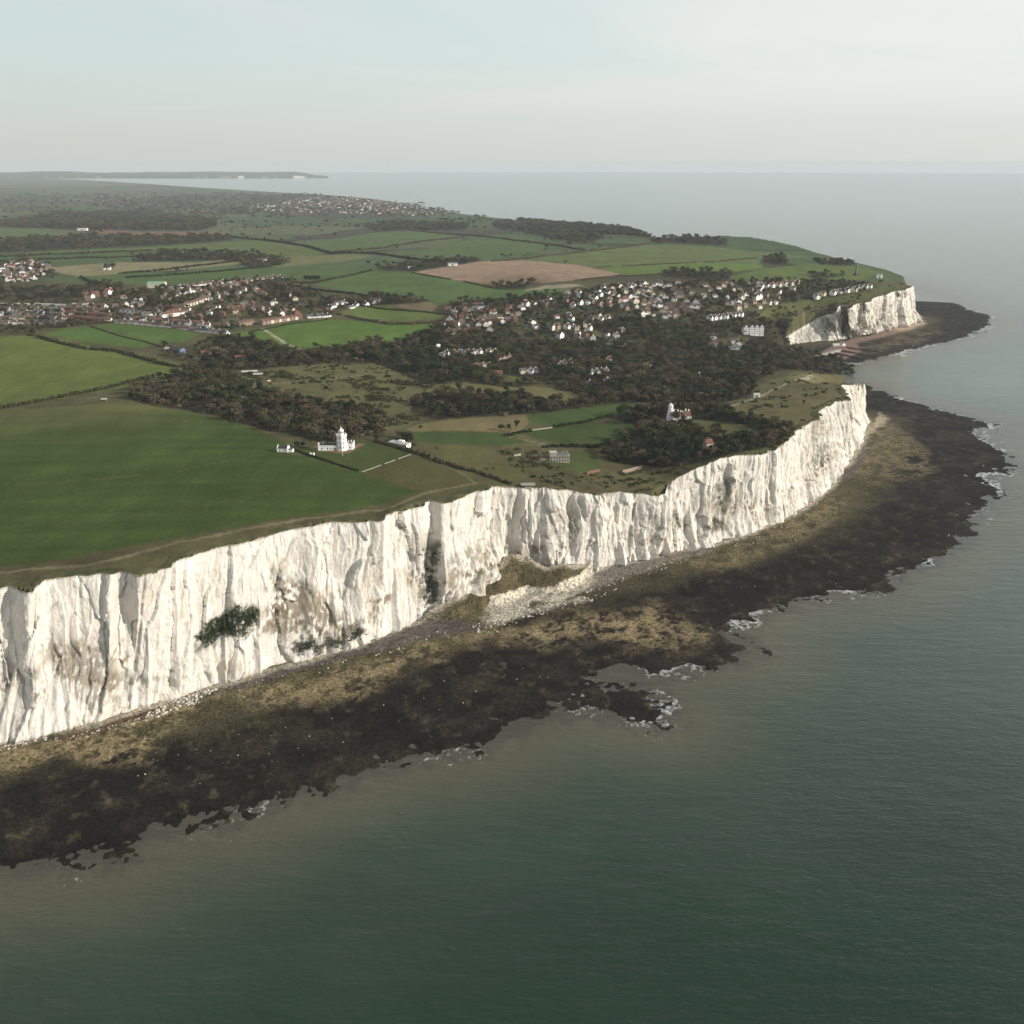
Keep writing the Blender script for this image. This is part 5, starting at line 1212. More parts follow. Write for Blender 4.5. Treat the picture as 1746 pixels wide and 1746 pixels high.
# ---- hedges, each a thing
def along(pts, step):
    P = hit([p[0] for p in pts], [p[1] for p in pts])[:, :2]
    L = np.concatenate([[0], np.cumsum(np.linalg.norm(np.diff(P, axis=0), axis=1))]); s = np.arange(0, L[-1], step)
    return np.stack([np.interp(s, L, P[:, 0]), np.interp(s, L, P[:, 1])], -1)
def hedge(pts, h, w, label, mat='bare', gaps=0.0, k=9):
    xy = along(pts, w * 0.45); n = len(xy)
    if gaps:
        m = vn(xy[:, 0] / 30, xy[:, 1] / 30) > gaps - 1; xy = xy[m]; n = len(xy)
    xy = xy + rng.normal(size=xy.shape) * w * 0.22
    hh = h * (0.75 + 0.35 * rng.random(n)) * (0.8 + 0.4 * fbm(xy[:, 0] / 18, xy[:, 1] / 18, o=2))
    z = gz(xy[:, 0], xy[:, 1])
    c = np.concatenate([np.column_stack([xy, z + hh * 0.35]), np.column_stack([xy + rng.normal(size=xy.shape) * w * 0.2, z + hh * 0.7])])
    r = np.concatenate([np.full(n, w * 0.55), np.full(n, w * 0.42)])
    V, F = leaf_cloud(c, r, k, w * 0.30, h / w * 0.9 if h < w * 1.5 else 1.2)
    o = link('hedge', np_mesh('hedge', V, F, M[mat])); tag(o, label, 'hedge'); return o
HD = [([(640, 753), (665, 760), (706, 772), (740, 785), (780, 798), (805, 803), (840, 815), (872, 827)], 3.2, 3.6, 'dark thick hedge running from the white bungalow down to the cliff', 'bare', 0),
      ([(499, 766), (530, 778), (570, 791), (612, 804)], 1.9, 1.8, 'low dark hedge along the near side of the lighthouse lawn', 'ever', 0),
      ([(-60, 706), (0, 697), (30, 692), (86, 682), (130, 673), (177, 664), (220, 653), (262, 643)], 4.5, 4.2, 'brown hedge between the dark near field and the bright field', 'bare', 0.15),
      ([(50, 572), (100, 585), (150, 596), (200, 600), (240, 611), (270, 620), (300, 626), (346, 629)], 5.0, 5.0, 'bushy dark hedge on the far edge of the big bright field', 'bare', 0.25),
      ([(154, 557), (200, 572), (250, 584), (288, 594)], 1.6, 2.2, 'thin faint hedge splitting the field below the left village', 'bare', 0),
      ([(577, 536), (620, 546), (660, 553), (700, 553), (762, 548)], 4.5, 4.6, 'dark hedge on the far edge of the field with the straight path', 'bare', 0.1),
      ([(613, 521), (676, 529), (772, 538)], 2.6, 3.2, 'thin dark hedge above the small double hedged field', 'ever', 0),
      ([(490, 486), (534, 494), (600, 501), (672, 514)], 4.0, 4.6, 'dark hedge along the lower left of the broad green field', 'ever', 0),
      ([(500, 482), (534, 483), (580, 474), (637, 461)], 4.0, 4.6, 'dark hedge on the top left of the broad green field', 'bare', 0.1),
      ([(703, 465), (740, 472), (809, 484), (844, 492)], 2.4, 3.6, 'thin hedge along the lower left edge of the ploughed field', 'bare', 0.4),
      ([(206, 467), (270, 462), (344, 453), (420, 444)], 4.5, 6, 'dark hedge across the tan stubble field, the upper of two', 'ever', 0),
      ([(215, 474), (300, 469), (400, 461), (480, 451)], 4.5, 6, 'dark hedge along the foot of the tan stubble, the lower of two', 'ever', 0.1),
      ([(395, 405), (450, 410), (520, 420), (567, 433)], 6, 8, 'far dark hedge sloping right from the brown wood', 'ever', 0),
      ([(0, 438), (130, 433), (258, 428)], 6, 8, 'upper of two far hedges above the left edge village', 'bare', 0),
      ([(0, 446), (100, 442), (258, 437)], 6, 8, 'lower of two far hedges above the left edge village', 'bare', 0),
      ([(560, 431), (640, 433), (720, 444), (790, 447)], 6, 7, 'far dark hedge left of the ploughed field', 'ever', 0),
      ([(700, 393), (760, 399), (830, 404), (950, 419), (1000, 428)], 6, 8, 'far dark hedge climbing to the headland woods', 'bare', 0.1),
      ([(570, 430), (650, 424), (720, 412), (790, 405)], 5, 7, 'far hedge between two long green fields', 'bare', 0.3),
      ([(840, 446), (900, 441), (1015, 428), (1110, 416)], 4.5, 6, 'far hedge on the top edge of the headland field', 'bare', 0),
      ([(981, 479), (1063, 471), (1130, 468)], 3, 4.5, 'thin hedge below the right end of the ploughed field', 'bare', 0.2),
      ([(-60, 414), (60, 407), (155, 398)], 7, 9, 'far hedge left of the reddish brown field', 'bare', 0),
      ([(860, 744), (887, 738), (905, 736)], 3.0, 3.2, 'short bushy hedge at the left end of the green house field', 'ever', 0.1),
      ([(945, 729), (975, 724), (1000, 720), (1040, 710)], 3.2, 3.4, 'bushy hedge between the two green fields left of the windmill', 'ever', 0),
      ([(985, 762), (1012, 763), (1045, 757)], 3.5, 3.5, 'dark hedge behind the bright lawn of the grey stone house', 'ever', 0),
      ([(925, 763), (950, 761), (985, 762)], 3.2, 3.4, 'dark hedge right behind the grey stone house', 'ever', 0),
      ([(137, 473), (165, 484), (182, 492)], 5, 6, 'dark slanting hedge left of the farm building', 'ever', 0),
      ([(60, 559), (110, 558), (155, 552), (196, 550)], 4, 5, 'hedge behind the split field at the left village', 'bare', 0),
      ([(1020, 456), (1100, 452), (1214, 447), (1290, 440)], 2.5, 4, 'faint hedge between the two headland fields', 'bare', 0.6),
      ([(425, 566), (500, 552), (560, 545)], 2.0, 2.6, 'garden hedge behind the brick terraces of the left village', 'ever', 0.2)]
for pts, h, w, lb, mt, gp in HD: hedge(pts, h, w, lb, mt, gp)
# lone trees, hand placed: (x, y, kind, scale, label)
for (px, py, ev, sc, lb) in [(508, 767, 1, 0.75, 'round dark evergreen between the white cottage and the lighthouse'), (517, 762, 1, 0.6, 'small evergreen behind the two white tanks'), (534, 757, 1, 0.8, 'wide evergreen left of the lighthouse wing'), (545, 752, 1, 0.7, 'olive green tree rising behind the lighthouse wing'),
    (549, 748, 1, 0.6, 'evergreen on the wood side of the lighthouse'), (642, 751, 1, 0.7, 'dark round bush tree at the corner right of the lighthouse'), (717, 732, 1, 0.55, 'small evergreen on the near edge of the tan meadow'), (855, 734, 1, 0.75, 'dark evergreen above the left end of the garden wall'),
    (881, 731, 1, 0.85, 'tall dark evergreen standing in the tan meadow edge'), (868, 735, 1, 0.7, 'squat evergreen beside the tall one at the meadow edge'), (308, 443, 1, 1.9, 'lone tall dark tree on the far wooded clump'), (181, 460, 1, 1.4, 'left one of two dark trees by the white farmhouse'), (192, 459, 1, 1.7, 'taller right one of two dark trees by the white farmhouse'),
    (1262, 770, 1, 0.6, 'yellow green bush tree by the cliff top path'), (1212, 770, 1, 0.6, 'evergreen below the pale house in the wood'), (1370, 690, 1, 0.5, 'dark round bush alone on the headland pasture')]:
    P = hit([px], [py])[0]; k = (NB + rnd.randrange(NE)) if ev else rnd.randrange(NB)
    tree_thing('evergreen_tree', *TSPL[k], P + [0, 0, -0.3], (sc, sc, sc), rnd.uniform(0, 6), lb, None) if True else None
def row_of_conifers():
    for i, px in enumerate(np.linspace(521, 544, 8)):
        P = hit([px], [481])[0]; tree_thing('evergreen_tree', *TSPL[NB + 2], P, (1.1, 1.1, 1.25), i, 'dark conifer in the short clipped row beyond the left village', 'row of clipped conifers')
row_of_conifers()
# ivy on the cliff face
def ivy():
    X, Y, Z = CX1; px, py = proj(X, Y, Z)
    for poly, lb, n in [([(352, 1062), (370, 1048), (398, 1036), (430, 1034), (440, 1045), (432, 1072), (410, 1088), (380, 1086), (350, 1098), (336, 1085)], 'large dark green ivy patch on the near white cliff', 620),
                        ([(727, 935), (748, 935), (747, 1000), (748, 1022), (728, 1026), (724, 1000)], 'dark growth filling the deep cleft of the cliff', 260),
                        ([(505, 1096), (560, 1092), (615, 1072), (622, 1080), (560, 1106), (508, 1112)], 'brown green growth on the ledge low on the cliff', 260)]:
        pr = soft_poly(px, py, poly, 13, 14 * fbm(X / 6, Z / 4, o=3)) ** 2; m = np.where(pr > 0.02); pm = pr[m]
        q = rng.choice(len(pm), int(n * 1.3), p=pm / pm.sum()); n = int(n * 1.3); c = np.stack([X[m][q], Y[m][q], Z[m][q]], -1) + np.array([0.2, -0.5, 0])
        V, F = leaf_cloud(c, rng.uniform(0.6, 1.3, n), 8, 0.42, 0.9); tag(link('ivy', np_mesh('ivy', V, F, M['ever' if n > 300 else 'scrub'])), lb, 'ivy', kind='stuff')
ivy()

# ------------------------------------------------------------------ chalk boulders on the shore (too many to count)
def boulders():
    cube = np.array([(-1, -1, -1), (1, -1, -1), (1, 1, -1), (-1, 1, -1), (-1, -1, 1), (1, -1, 1), (1, 1, 1), (-1, 1, 1)], float) * 0.5
    cf = np.array([(0, 3, 2, 1), (4, 5, 6, 7), (0, 1, 5, 4), (1, 2, 6, 5), (2, 3, 7, 6), (3, 0, 4, 7)])
    P = []
    for poly, n, smin, smax in [([(250, 1218), (300, 1196), (345, 1180), (370, 1176), (345, 1196), (290, 1218), (255, 1228)], 240, 0.3, 1.4), ([(85, 1262), (250, 1222), (250, 1232), (95, 1272)], 70, 0.3, 0.9), ([(370, 1180), (640, 1108), (745, 1075), (830, 1070), (640, 1122), (420, 1180)], 150, 0.25, 1.0),
                                ([(800, 1070), (850, 1045), (900, 1030), (1000, 1018), (1060, 1000), (1000, 1030), (900, 1052), (850, 1075), (815, 1078)], 300, 0.25, 1.2), ([(985, 1000), (1120, 960), (1230, 935), (1120, 975), (1000, 1012)], 160, 0.3, 1.0), ([(0, 1275), (80, 1255), (80, 1262), (0, 1284)], 60, 0.4, 1.1),
                                ([(1220, 940), (1300, 912), (1400, 850), (1430, 815), (1480, 755), (1490, 760), (1440, 815), (1400, 865), (1300, 925)], 220, 0.3, 1.0), ([(200, 1300), (700, 1170), (1000, 1080), (1300, 960), (1500, 800), (1600, 800), (1300, 1020), (800, 1200), (300, 1360)], 110, 0.25, 0.6)]:
        a = np.array(poly, float)
        q = np.stack([rng.uniform(a[:, 0].min(), a[:, 0].max(), n * 4), rng.uniform(a[:, 1].min(), a[:, 1].max(), n * 4)], -1)
        q = q[in_poly(q[:, 0], q[:, 1], poly)][:n]; w = un(q[:, 0], q[:, 1], np.full(len(q), 3.0))
        s = smin + (smax - smin) * rng.random(len(q)) ** 2.5; P.append(np.column_stack([w[:, :2], reef_z(w[:, 0], w[:, 1]), s]))
    P = np.concatenate(P); n = len(P)
    V = (cube[None] + rng.normal(size=(n, 8, 3)) * 0.14); A = rng.normal(size=(n, 3, 3)); Q, _ = np.linalg.qr(A); V = np.einsum('nij,nkj->nki', Q, V)
    V = V * P[:, 3][:, None, None] * np.array([1.25, 1.25, 0.9]) + np.column_stack([P[:, :2], P[:, 2] + P[:, 3] * 0.12])[:, None]
    F = cf[None] + (np.arange(n) * 8)[:, None, None]
    tag(link('boulders', np_mesh('boulders', V.reshape(-1, 3), F.reshape(-1, 4), M['rubble'])), 'white chalk boulders strewn below the cliffs and over the reef', 'boulders', kind='stuff')
boulders()
# ------------------------------------------------------------------ buildings
dist = [float(np.hypot(h[0][0], h[0][1])) / (SHAPES[h[2]][0] * h[5]) for h in HOUSES]
big = set(np.argsort(dist)[:296].tolist())
far_m = MB()
for i, (P, rz, shape, wall, roof, sc, lb, grp) in enumerate(HOUSES):
    wm, rm, cm = house_meshes(shape, wall, roof)
    if i in big:
        nm = 'caravan' if shape == 'caravan' else 'house'
        o = empty(nm, tuple(P), rz, label=lb, cat=nm, group=grp); o.scale = (sc, sc, sc)
        link('walls', wm, o); r_ = link('roof', rm, o)
        if cm: link('chimney', cm, r_)
def rest_houses():
    groups = {}
    for i, h in enumerate(HOUSES):
        if i in big: continue
        P, rz, shape, wall, roof, sc = h[:6]; ms = house_meshes(shape, wall, roof)
        for me in ms[:2]:
            n = len(me.vertices); v = np.empty(n * 3, np.float32); me.vertices.foreach_get('co', v); v = v.reshape(-1, 3) * sc
            c, s = math.cos(rz), math.sin(rz); v = np.stack([v[:, 0] * c - v[:, 1] * s + P[0], v[:, 0] * s + v[:, 1] * c + P[1], v[:, 2] + P[2]], -1)
            far_m.add(v.tolist(), [tuple(p.vertices) for p in me.polygons], 0); mats = [slot for slot in me.materials]
            for q, p in enumerate(me.polygons): far_m.m[-len(me.polygons) + q] = MATS.setdefault(mats[p.material_index].name, len(MATS))
    return far_m
MATS = {}
rest_houses()
if far_m.v:
    o = far_m.build('houses', [bpy.data.materials[k] for k in MATS]); tag(o, 'more small houses of the two villages, farther up the slopes', 'houses', kind='stuff')

# the far town on the flat coast
def town():
    m = MB(); XY = np.concatenate([sample([(540, 336), (640, 341), (720, 356), (770, 364), (700, 368), (560, 362), (470, 362), (420, 352)], 0.0007), sample([(30, 352), (160, 346), (300, 346), (420, 350), (420, 366), (330, 360), (200, 358)], 0.00045),
                          sample([(850, 388), (960, 391), (1000, 400), (940, 405), (870, 396)], 0.0012), sample([(150, 378), (260, 376), (240, 390), (160, 388)], 0.0008), sample([(270, 420), (320, 424), (440, 440), (430, 446)], 0.0002)])
    for (x, y) in XY[:1500]:
        z = float(gz(x, y)[0]); L, D, h = rnd.uniform(9, 26), rnd.uniform(9, 15), rnd.uniform(5, 10); a = rnd.uniform(0, 3.14); c, s = math.cos(a), math.sin(a)
        b = MB().box(-L / 2, L / 2, -D / 2, D / 2, -1, h, rnd.choice((0, 1, 2, 2, 2, 4))); b.hip(-L / 2, L / 2, -D / 2, D / 2, h + .05, h + 3.5, rnd.choice((3, 4)), 0.2)
        v = [(p[0] * c - p[1] * s + x, p[0] * s + p[1] * c + y, p[2] + z) for p in b.v]; k = len(m.v); m.v += v; m.f += [tuple(i + k for i in f) for f in b.f]; m.m += b.m
    o = m.build('town', [M['white'], M['cream'], M['brick'], M['roof_brown'], M['roof_grey']]); tag(o, 'hazy far town spread along the low coast', 'town', kind='stuff')
town()

def place(px, py, dz=0):
    P = hit([px], [py])[0]; return (float(P[0]), float(P[1]), float(P[2]) + dz)
def win(parent, x, y, z, w, h, face, name='window', mat='glass', d=0.08):
    """window: dark pane in a proud white frame; face is +x -x +y -y of the wall it sits in"""
    m = MB(); t = 0.12
    ax = face[1]; sg = 1 if face[0] == '+' else -1
    if ax == 'y':
        m.box(x - w / 2, x + w / 2, min(y, y + sg * d), max(y, y + sg * d), z, z + h)
    else:
        m.box(min(x, x + sg * d), max(x, x + sg * d), y - w / 2, y + w / 2, z, z + h)
    return m.build(name, M[mat], parent)
# --- the lighthouse
def lighthouse():
    rt = empty('lighthouse', place(583.5, 767), R(0), label='white octagonal lighthouse with domed lantern and low white wings on the cliff top', cat='lighthouse')
    ph = R(22.5) - R(14)
    t = MB().lathe([(4.95, -1), (4.95, 0.9), (4.65, 1.1), (4.5, 9.3), (4.62, 9.5), (4.62, 9.8), (4.42, 9.95), (4.36, 12.3), (4.55, 12.5), (4.95, 13.2), (4.95, 13.5)], 8, 0, 0, ph).build('tower', M['white'], rt)
    p = MB()
    for i in range(8):                       # battlemented parapet, one raised merlon at each corner and mid side
        a0, a1 = ph + i * math.pi / 4, ph + (i + 1) * math.pi / 4
        A = Vector((math.cos(a0), math.sin(a0), 0)); B = Vector((math.cos(a1), math.sin(a1), 0))
        for (f0, f1, zt) in ((0.0, 0.2, 15.0), (0.2, 0.36, 14.3), (0.36, 0.64, 15.0), (0.64, 0.8, 14.3), (0.8, 1.0, 15.0)):
            q = [A.lerp(B, f0) * 4.93, A.lerp(B, f1) * 4.93, A.lerp(B, f1) * 4.5, A.lerp(B, f0) * 4.5]
            v = [(c.x, c.y, 13.51) for c in q] + [(c.x, c.y, zt) for c in q]; p.add(v, [(0, 1, 2, 3)[::-1], (4, 5, 6, 7), (0, 1, 5, 4), (1, 2, 6, 5), (2, 3, 7, 6), (3, 0, 4, 7)])
    p.build('parapet', M['white'], rt)
    g = MB()
    for i in range(8):
        a = ph + (i + 0.5) * math.pi / 4; n = Vector((math.cos(a), math.sin(a), 0)); tt = Vector((-math.sin(a), math.cos(a), 0))
        if n.y > 0.5: continue
        for (z0, z1, w, rad) in ((2.3, 4.2, 0.75, 4.28), (6.3, 7.9, 0.6, 4.24), (10.3, 11.6, 0.7, 4.1)):
            c = n * (rad - 0.02); m = MB(); q = [c - tt * w / 2, c + tt * w / 2, c + tt * w / 2 + n * .18, c - tt * w / 2 + n * .18]
            m.add([(k.x, k.y, z0) for k in q] + [(k.x, k.y, z1) for k in q], [(0, 3, 2, 1), (4, 5, 6, 7), (0, 1, 5, 4), (1, 2, 6, 5), (2, 3, 7, 6), (3, 0, 4, 7)]); m.build('window', M['glass'], rt)
    MB().lathe([(2.35, 13.4), (2.35, 15.4), (2.5, 15.5), (2.5, 15.7), (2.2, 15.75)], 12).build('lantern_base', M['white'], rt)
    MB().lathe([(2.05, 15.7), (2.05, 17.5)], 12).build('lantern_glass', plain('lantern_glazing', (0.32, 0.34, 0.33), 0.2, 0.5), rt)
    b = MB()
    for i in range(12): 
        a = i * math.pi / 6; b.box(2.1 * math.cos(a) - .06, 2.1 * math.cos(a) + .06, 2.1 * math.sin(a) - .06, 2.1 * math.sin(a) + .06, 15.72, 17.5)
    b.build('glazing_bars', M['white'], rt)
    d = MB().lathe([(2.35, 17.4), (2.45, 17.6), (2.3, 18.2), (1.95, 18.9), (1.3, 19.5), (0.6, 19.95), (0.42, 20.4), (0.42, 20.8)], 16).build('dome', M['white'], rt, smooth=True)
    MB().lathe([(0.5, 20.6), (0.55, 20.9), (0.2, 21.2), (0.1, 22.4), (0.02, 22.5)], 8).build('finial', M['white'], d)
    r = MB()
    for i in range(16):
        a = i * math.pi / 8; a2 = (i + 1) * math.pi / 8; r.bar((3.3 * math.cos(a), 3.3 * math.sin(a), 13.5), (3.3 * math.cos(a), 3.3 * math.sin(a), 14.6), .07); r.bar((3.3 * math.cos(a), 3.3 * math.sin(a), 14.6), (3.3 * math.cos(a2), 3.3 * math.sin(a2), 14.6), .07)
    r.build('railing', M['white'], rt)
    # left wing
    def T(o): o.rotation_euler = (0, 0, R(-3)); return o
    MB().box(-20.5, -4.2, -2.6, 3.6, -1, 4.2).build('wing', M['white'], rt)
    MB().box(-21.2, -20.5, -2.9, 3.9, -1, 5.6).box(-21.6, -20.45, -0.8, 0.8, 5.61, 6.6).build('end_wall', M['white'], rt)
    MB().box(-20.5, -4.4, -2.85, -2.4, 4.21, 4.75).box(-20.5, -4.4, 3.3, 3.8, 4.21, 4.75).build('eaves_parapet', M['white'], rt)
    MB().roof(-20.45, -4.5, -2.3, 3.2, 4.3, 5.7, .12, 0.0).build('roof', M['roof_dark'], rt)
    MB().box(-13.6, -12.8, 0.2, 1.0, 5.0, 8.6).build('chimney', M['timber'], rt)
    MB().box(-17.6, -16.9, 0.9, 1.6, 5.0, 7.0).build('chimney', M['white'], rt)
    for x in (-17.8, -12.6, -9.6, -6.9): win(rt, x, -2.6, 1.1, 1.0, 1.6, '-y')
    win(rt, -5.4, -2.6, 0.0, 1.1, 2.2, '-y', 'door', 'roof_dark')
    # right wing runs back from the tower
    MB().box(4.0, 9.4, 1.5, 13, -1, 4.6).build('wing', M['white'], rt)
    MB().box(3.9, 9.6, 1.3, 1.9, 4.61, 5.3).box(9.0, 9.65, 1.91, 13.1, 4.61, 5.3).box(3.9, 4.5, 1.91, 13.1, 4.61, 5.3).build('eaves_parapet', M['white'], rt)
    MB().box(4.6, 8.9, 2.0, 12.9, 4.62, 4.9).build('roof', M['roof_grey'], rt)
    MB().box(7.0, 7.8, 8, 8.8, 4.91, 6.8).build('chimney', M['white'], rt)
    for y in (4.5, 8, 11): win(rt, 9.4, y, 1.2, 1.0, 1.5, '+x')
    win(rt, 6.8, 1.5, 1.2, 1.0, 1.5, '-y')
lighthouse()
def flagpole():
    rt = empty('flagpole', place(584.3, 777.5), 0, label='thin white flagpole on the lawn in front of the lighthouse', cat='flagpole')
    MB().lathe([(0.14, -0.2), (0.10, 3.0), (0.05, 6.6)], 6).build('pole', M['white'], rt); MB().box(-1.1, 1.1, -.05, .05, 4.3, 4.42).build('yard', M['white'], rt); MB().lathe([(0.02, 6.55), (0.14, 6.7), (0.02, 6.85)], 6).build('ball', M['white'], rt)
flagpole()
for px, lb in ((529.6, 'left one of two small white tanks by the hedge before the lighthouse'), (534.8, 'right one of two small white tanks by the hedge before the lighthouse')):
    rt = empty('tank', place(px, 776.5), 0, label=lb, cat='tank', group='white tanks by the lighthouse hedge')
    MB().lathe([(0.95, -.3), (0.95, 1.9), (0.8, 2.3), (0.3, 2.5)], 10).build('body', M['white'], rt); MB().box(-1.1, 1.1, -.3, .3, -.4, 0.15).build('base', M['concrete'], rt)
def near_cottage():
    rt = empty('cottage', place(483.5, 769.5), R(-8), label='small white cottage with dark roof at the field edge left of the lighthouse', cat='cottage')
    MB().gable(-4.6, 4.6, -2.8, 2.8, 3.3, 5.2).build('walls', M['white'], rt); MB().roof(-4.2, 4.2, -2.8, 2.8, 3.3, 5.25, .15, .1).build('roof', M['roof_dark'], rt)
    for x in (-4.7, 4.7): MB().gable(x - .25, x + .25, -3.1, 3.1, 3.9, 6.1).build('gable_end', M['white'], rt)
    MB().box(5.0, 9.0, -2.2, 2.4, -1, 2.6).build('annex', M['white'], rt); MB().box(4.96, 9.2, -2.4, 2.6, 2.61, 2.85).build('annex_roof', M['roof_grey'], rt)
    for x in (-2.4, 1.8): win(rt, x, -2.8, 1.2, .9, 1.1, '-y')
near_cottage()
def bungalow():
    rt = empty('bungalow', place(683, 760), R(-28), label='flat roofed white bungalow behind the hedge right of the lighthouse', cat='bungalow')
    MB().box(-11, 3, -3.6, 4.2, -1, 3.0).build('walls', M['white'], rt); MB().box(3.01, 10, -5.0, 2.4, -1, 3.3).build('walls', M['white'], rt)
    MB().box(-11.6, 2.99, -4.1, 4.7, 3.01, 3.35).build('flat_roof', M['roof_pale'], rt); MB().box(3.02, 10.5, -5.5, 2.8, 3.31, 3.7).build('flat_roof', M['roof_pale'], rt)
    MB().box(-3, 2.5, 0, 3.6, 3.36, 4.9).build('roof_room', M['white'], rt)
    for x in (-8.6, -5.2, -1.6): win(rt, x, -3.6, 1.0, 1.6, 1.3, '-y')
    for x in (5, 8): win(rt, x, -5.0, 1.0, 1.3, 1.3, '-y')
    win(rt, 10, -1.4, 1.0, 1.6, 1.3, '+x')
bungalow()
def shed(px, py, L, D, h, hr, wall, roof, label, rz=0, nm='shed', cat='shed', door=True):
    rt = empty(nm, place(px, py), R(rz), label=label, cat=cat)
    MB().gable(-L / 2, L / 2, -D / 2, D / 2, h, hr - .05).build('walls', M[wall], rt); MB().roof(-L / 2, L / 2, -D / 2, D / 2, h, hr, .18, .3).build('roof', M[roof], rt)
    if door: win(rt, 0, -D / 2, 0, min(3, L * .3), h * .75, '-y', 'door', 'roof_dark')
    n = max(1, int(L / 7))
    for i in range(n):
        x = -L / 2 + L * (i + .22) / n; win(rt, x, -D / 2, h * .4, L / n * .18, h * .3, '-y')
    return rt
shed(178, 684, 5.5, 3.5, 2.4, 3.2, 'brick', 'roof_pale', 'small orange brown shed alone on the upper edge of the dark field', 5)
shed(268, 490, 34, 22, 8, 12, 'cream', 'roof_green', 'long pale green roofed barn above the left village', 3, 'barn', 'barn')
shed(303, 601, 22, 13, 5, 7.5, 'blue', 'roof_dark', 'blue walled barn with dark roof by the big bright field', -32, 'barn', 'barn')
shed(289, 599, 12, 9, 4, 6, 'concrete', 'roof_pale', 'pale low shed left of the blue barn', -20)
shed(412, 612, 18, 7, 3.5, 5.5, 'brick', 'roof_red', 'long red brick outbuilding at the wood edge below the path field', 15)
shed(352, 605, 14, 7, 4, 6.5, 'brick', 'roof_red', 'low red brick wing left of the farmhouse', 20)
shed(426, 637, 20, 9, 3, 4.4, 'timber', 'roof_pale', 'long grey roofed shed in the scrub of the common', 10)
shed(440, 641, 12, 6, 2.6, 3.8, 'timber', 'roof_pale', 'smaller grey roofed shed right of the long one on the common', 10)
shed(459, 652, 3.2, 2.4, 2.0, 2.6, 'orange', 'white', 'tiny orange hut on the track across the common', 0)
shed(1499, 474, 12, 8, 8, 11, 'white', 'roof_grey', 'small white building near the headland tip right of the obelisk', 0, 'hut', 'hut')
shed(183, 460, 16, 9, 5, 8, 'white', 'roof_dark', 'white farmhouse between two dark trees in the tan stubble', 8, 'farmhouse', 'farmhouse')
shed(310, 431, 18, 10, 6, 9, 'white', 'roof_brown', 'white farmhouse in the far clump below the lone dark tree', 0, 'farmhouse', 'farmhouse')
shed(141, 393, 40, 16, 7, 10, 'white', 'roof_pale', 'large white barn far off by the reddish field', 0, 'barn', 'barn')
shed(772, 453, 24, 10, 6, 9, 'white', 'roof_grey', 'white farm building at the top left of the ploughed field', 4, 'barn', 'barn')
shed(700, 457, 12, 9, 5, 8, 'white', 'roof_brown', 'small white house at the left tip of the ploughed field', 4, 'farmhouse', 'farmhouse')
shed(448, 446, 18, 9, 5, 8, 'white', 'roof_grey', 'white house at the right end of the far clump of trees', 0, 'farmhouse', 'farmhouse')
shed(643, 516, 11, 9, 5, 9, 'white', 'roof_brown', 'white house alone among trees above the hedged field', 0, 'farmhouse', 'farmhouse')
shed(766, 530, 12, 8, 5, 8, 'cream', 'roof_red', 'cream house with red roof at the left tip of the right village', 0, 'farmhouse', 'farmhouse')
shed(1290, 677, 7, 5, 3, 5, 'white', 'roof_pale', 'little white house by the track onto the headland pasture', 0, 'cottage', 'cottage')
shed(748, 598, 5, 5, 7, 10, 'white', 'white', 'narrow tall white tower house left in the valley wood', 0, 'tower_house', 'tower house')
shed(850, 642, 11, 8, 5.5, 8.5, 'brick', 'roof_red', 'red brick house with red roof at the top of the sloping lawn', 5, 'farmhouse', 'house')
def farmhouse():
    rt = empty('farmhouse', place(367, 603), R(-12), label='large pale farmhouse with two brown roofs beside the bare trees', cat='farmhouse')
    for k, (x0, x1, y0, y1, h, hr, w) in enumerate(((-7, 5, -4, 4, 6, 10, 'pale_brick'), (5.4, 13, -3, 4, 4.5, 8, 'cream'), (-15, -7.4, -3, 3.4, 4, 7, 'white'))):
        MB().gable(x0, x1, y0, y1, h, hr - .05).build('walls', M[w], rt); r_ = MB().roof(x0 + .05, x1 - .05, y0, y1, h, hr, .2, .25).build('roof', M['roof_brown'], rt)
        MB().box((x0 + x1) / 2 - .5, (x0 + x1) / 2 + .5, -.5, .5, hr - 1, hr + 1.5).build('chimney', M['brick'], r_)
        for i in range(3): win(rt, x0 + (x1 - x0) * (i + .5) / 3, y0, 1, 1, 1.5, '-y')
farmhouse()
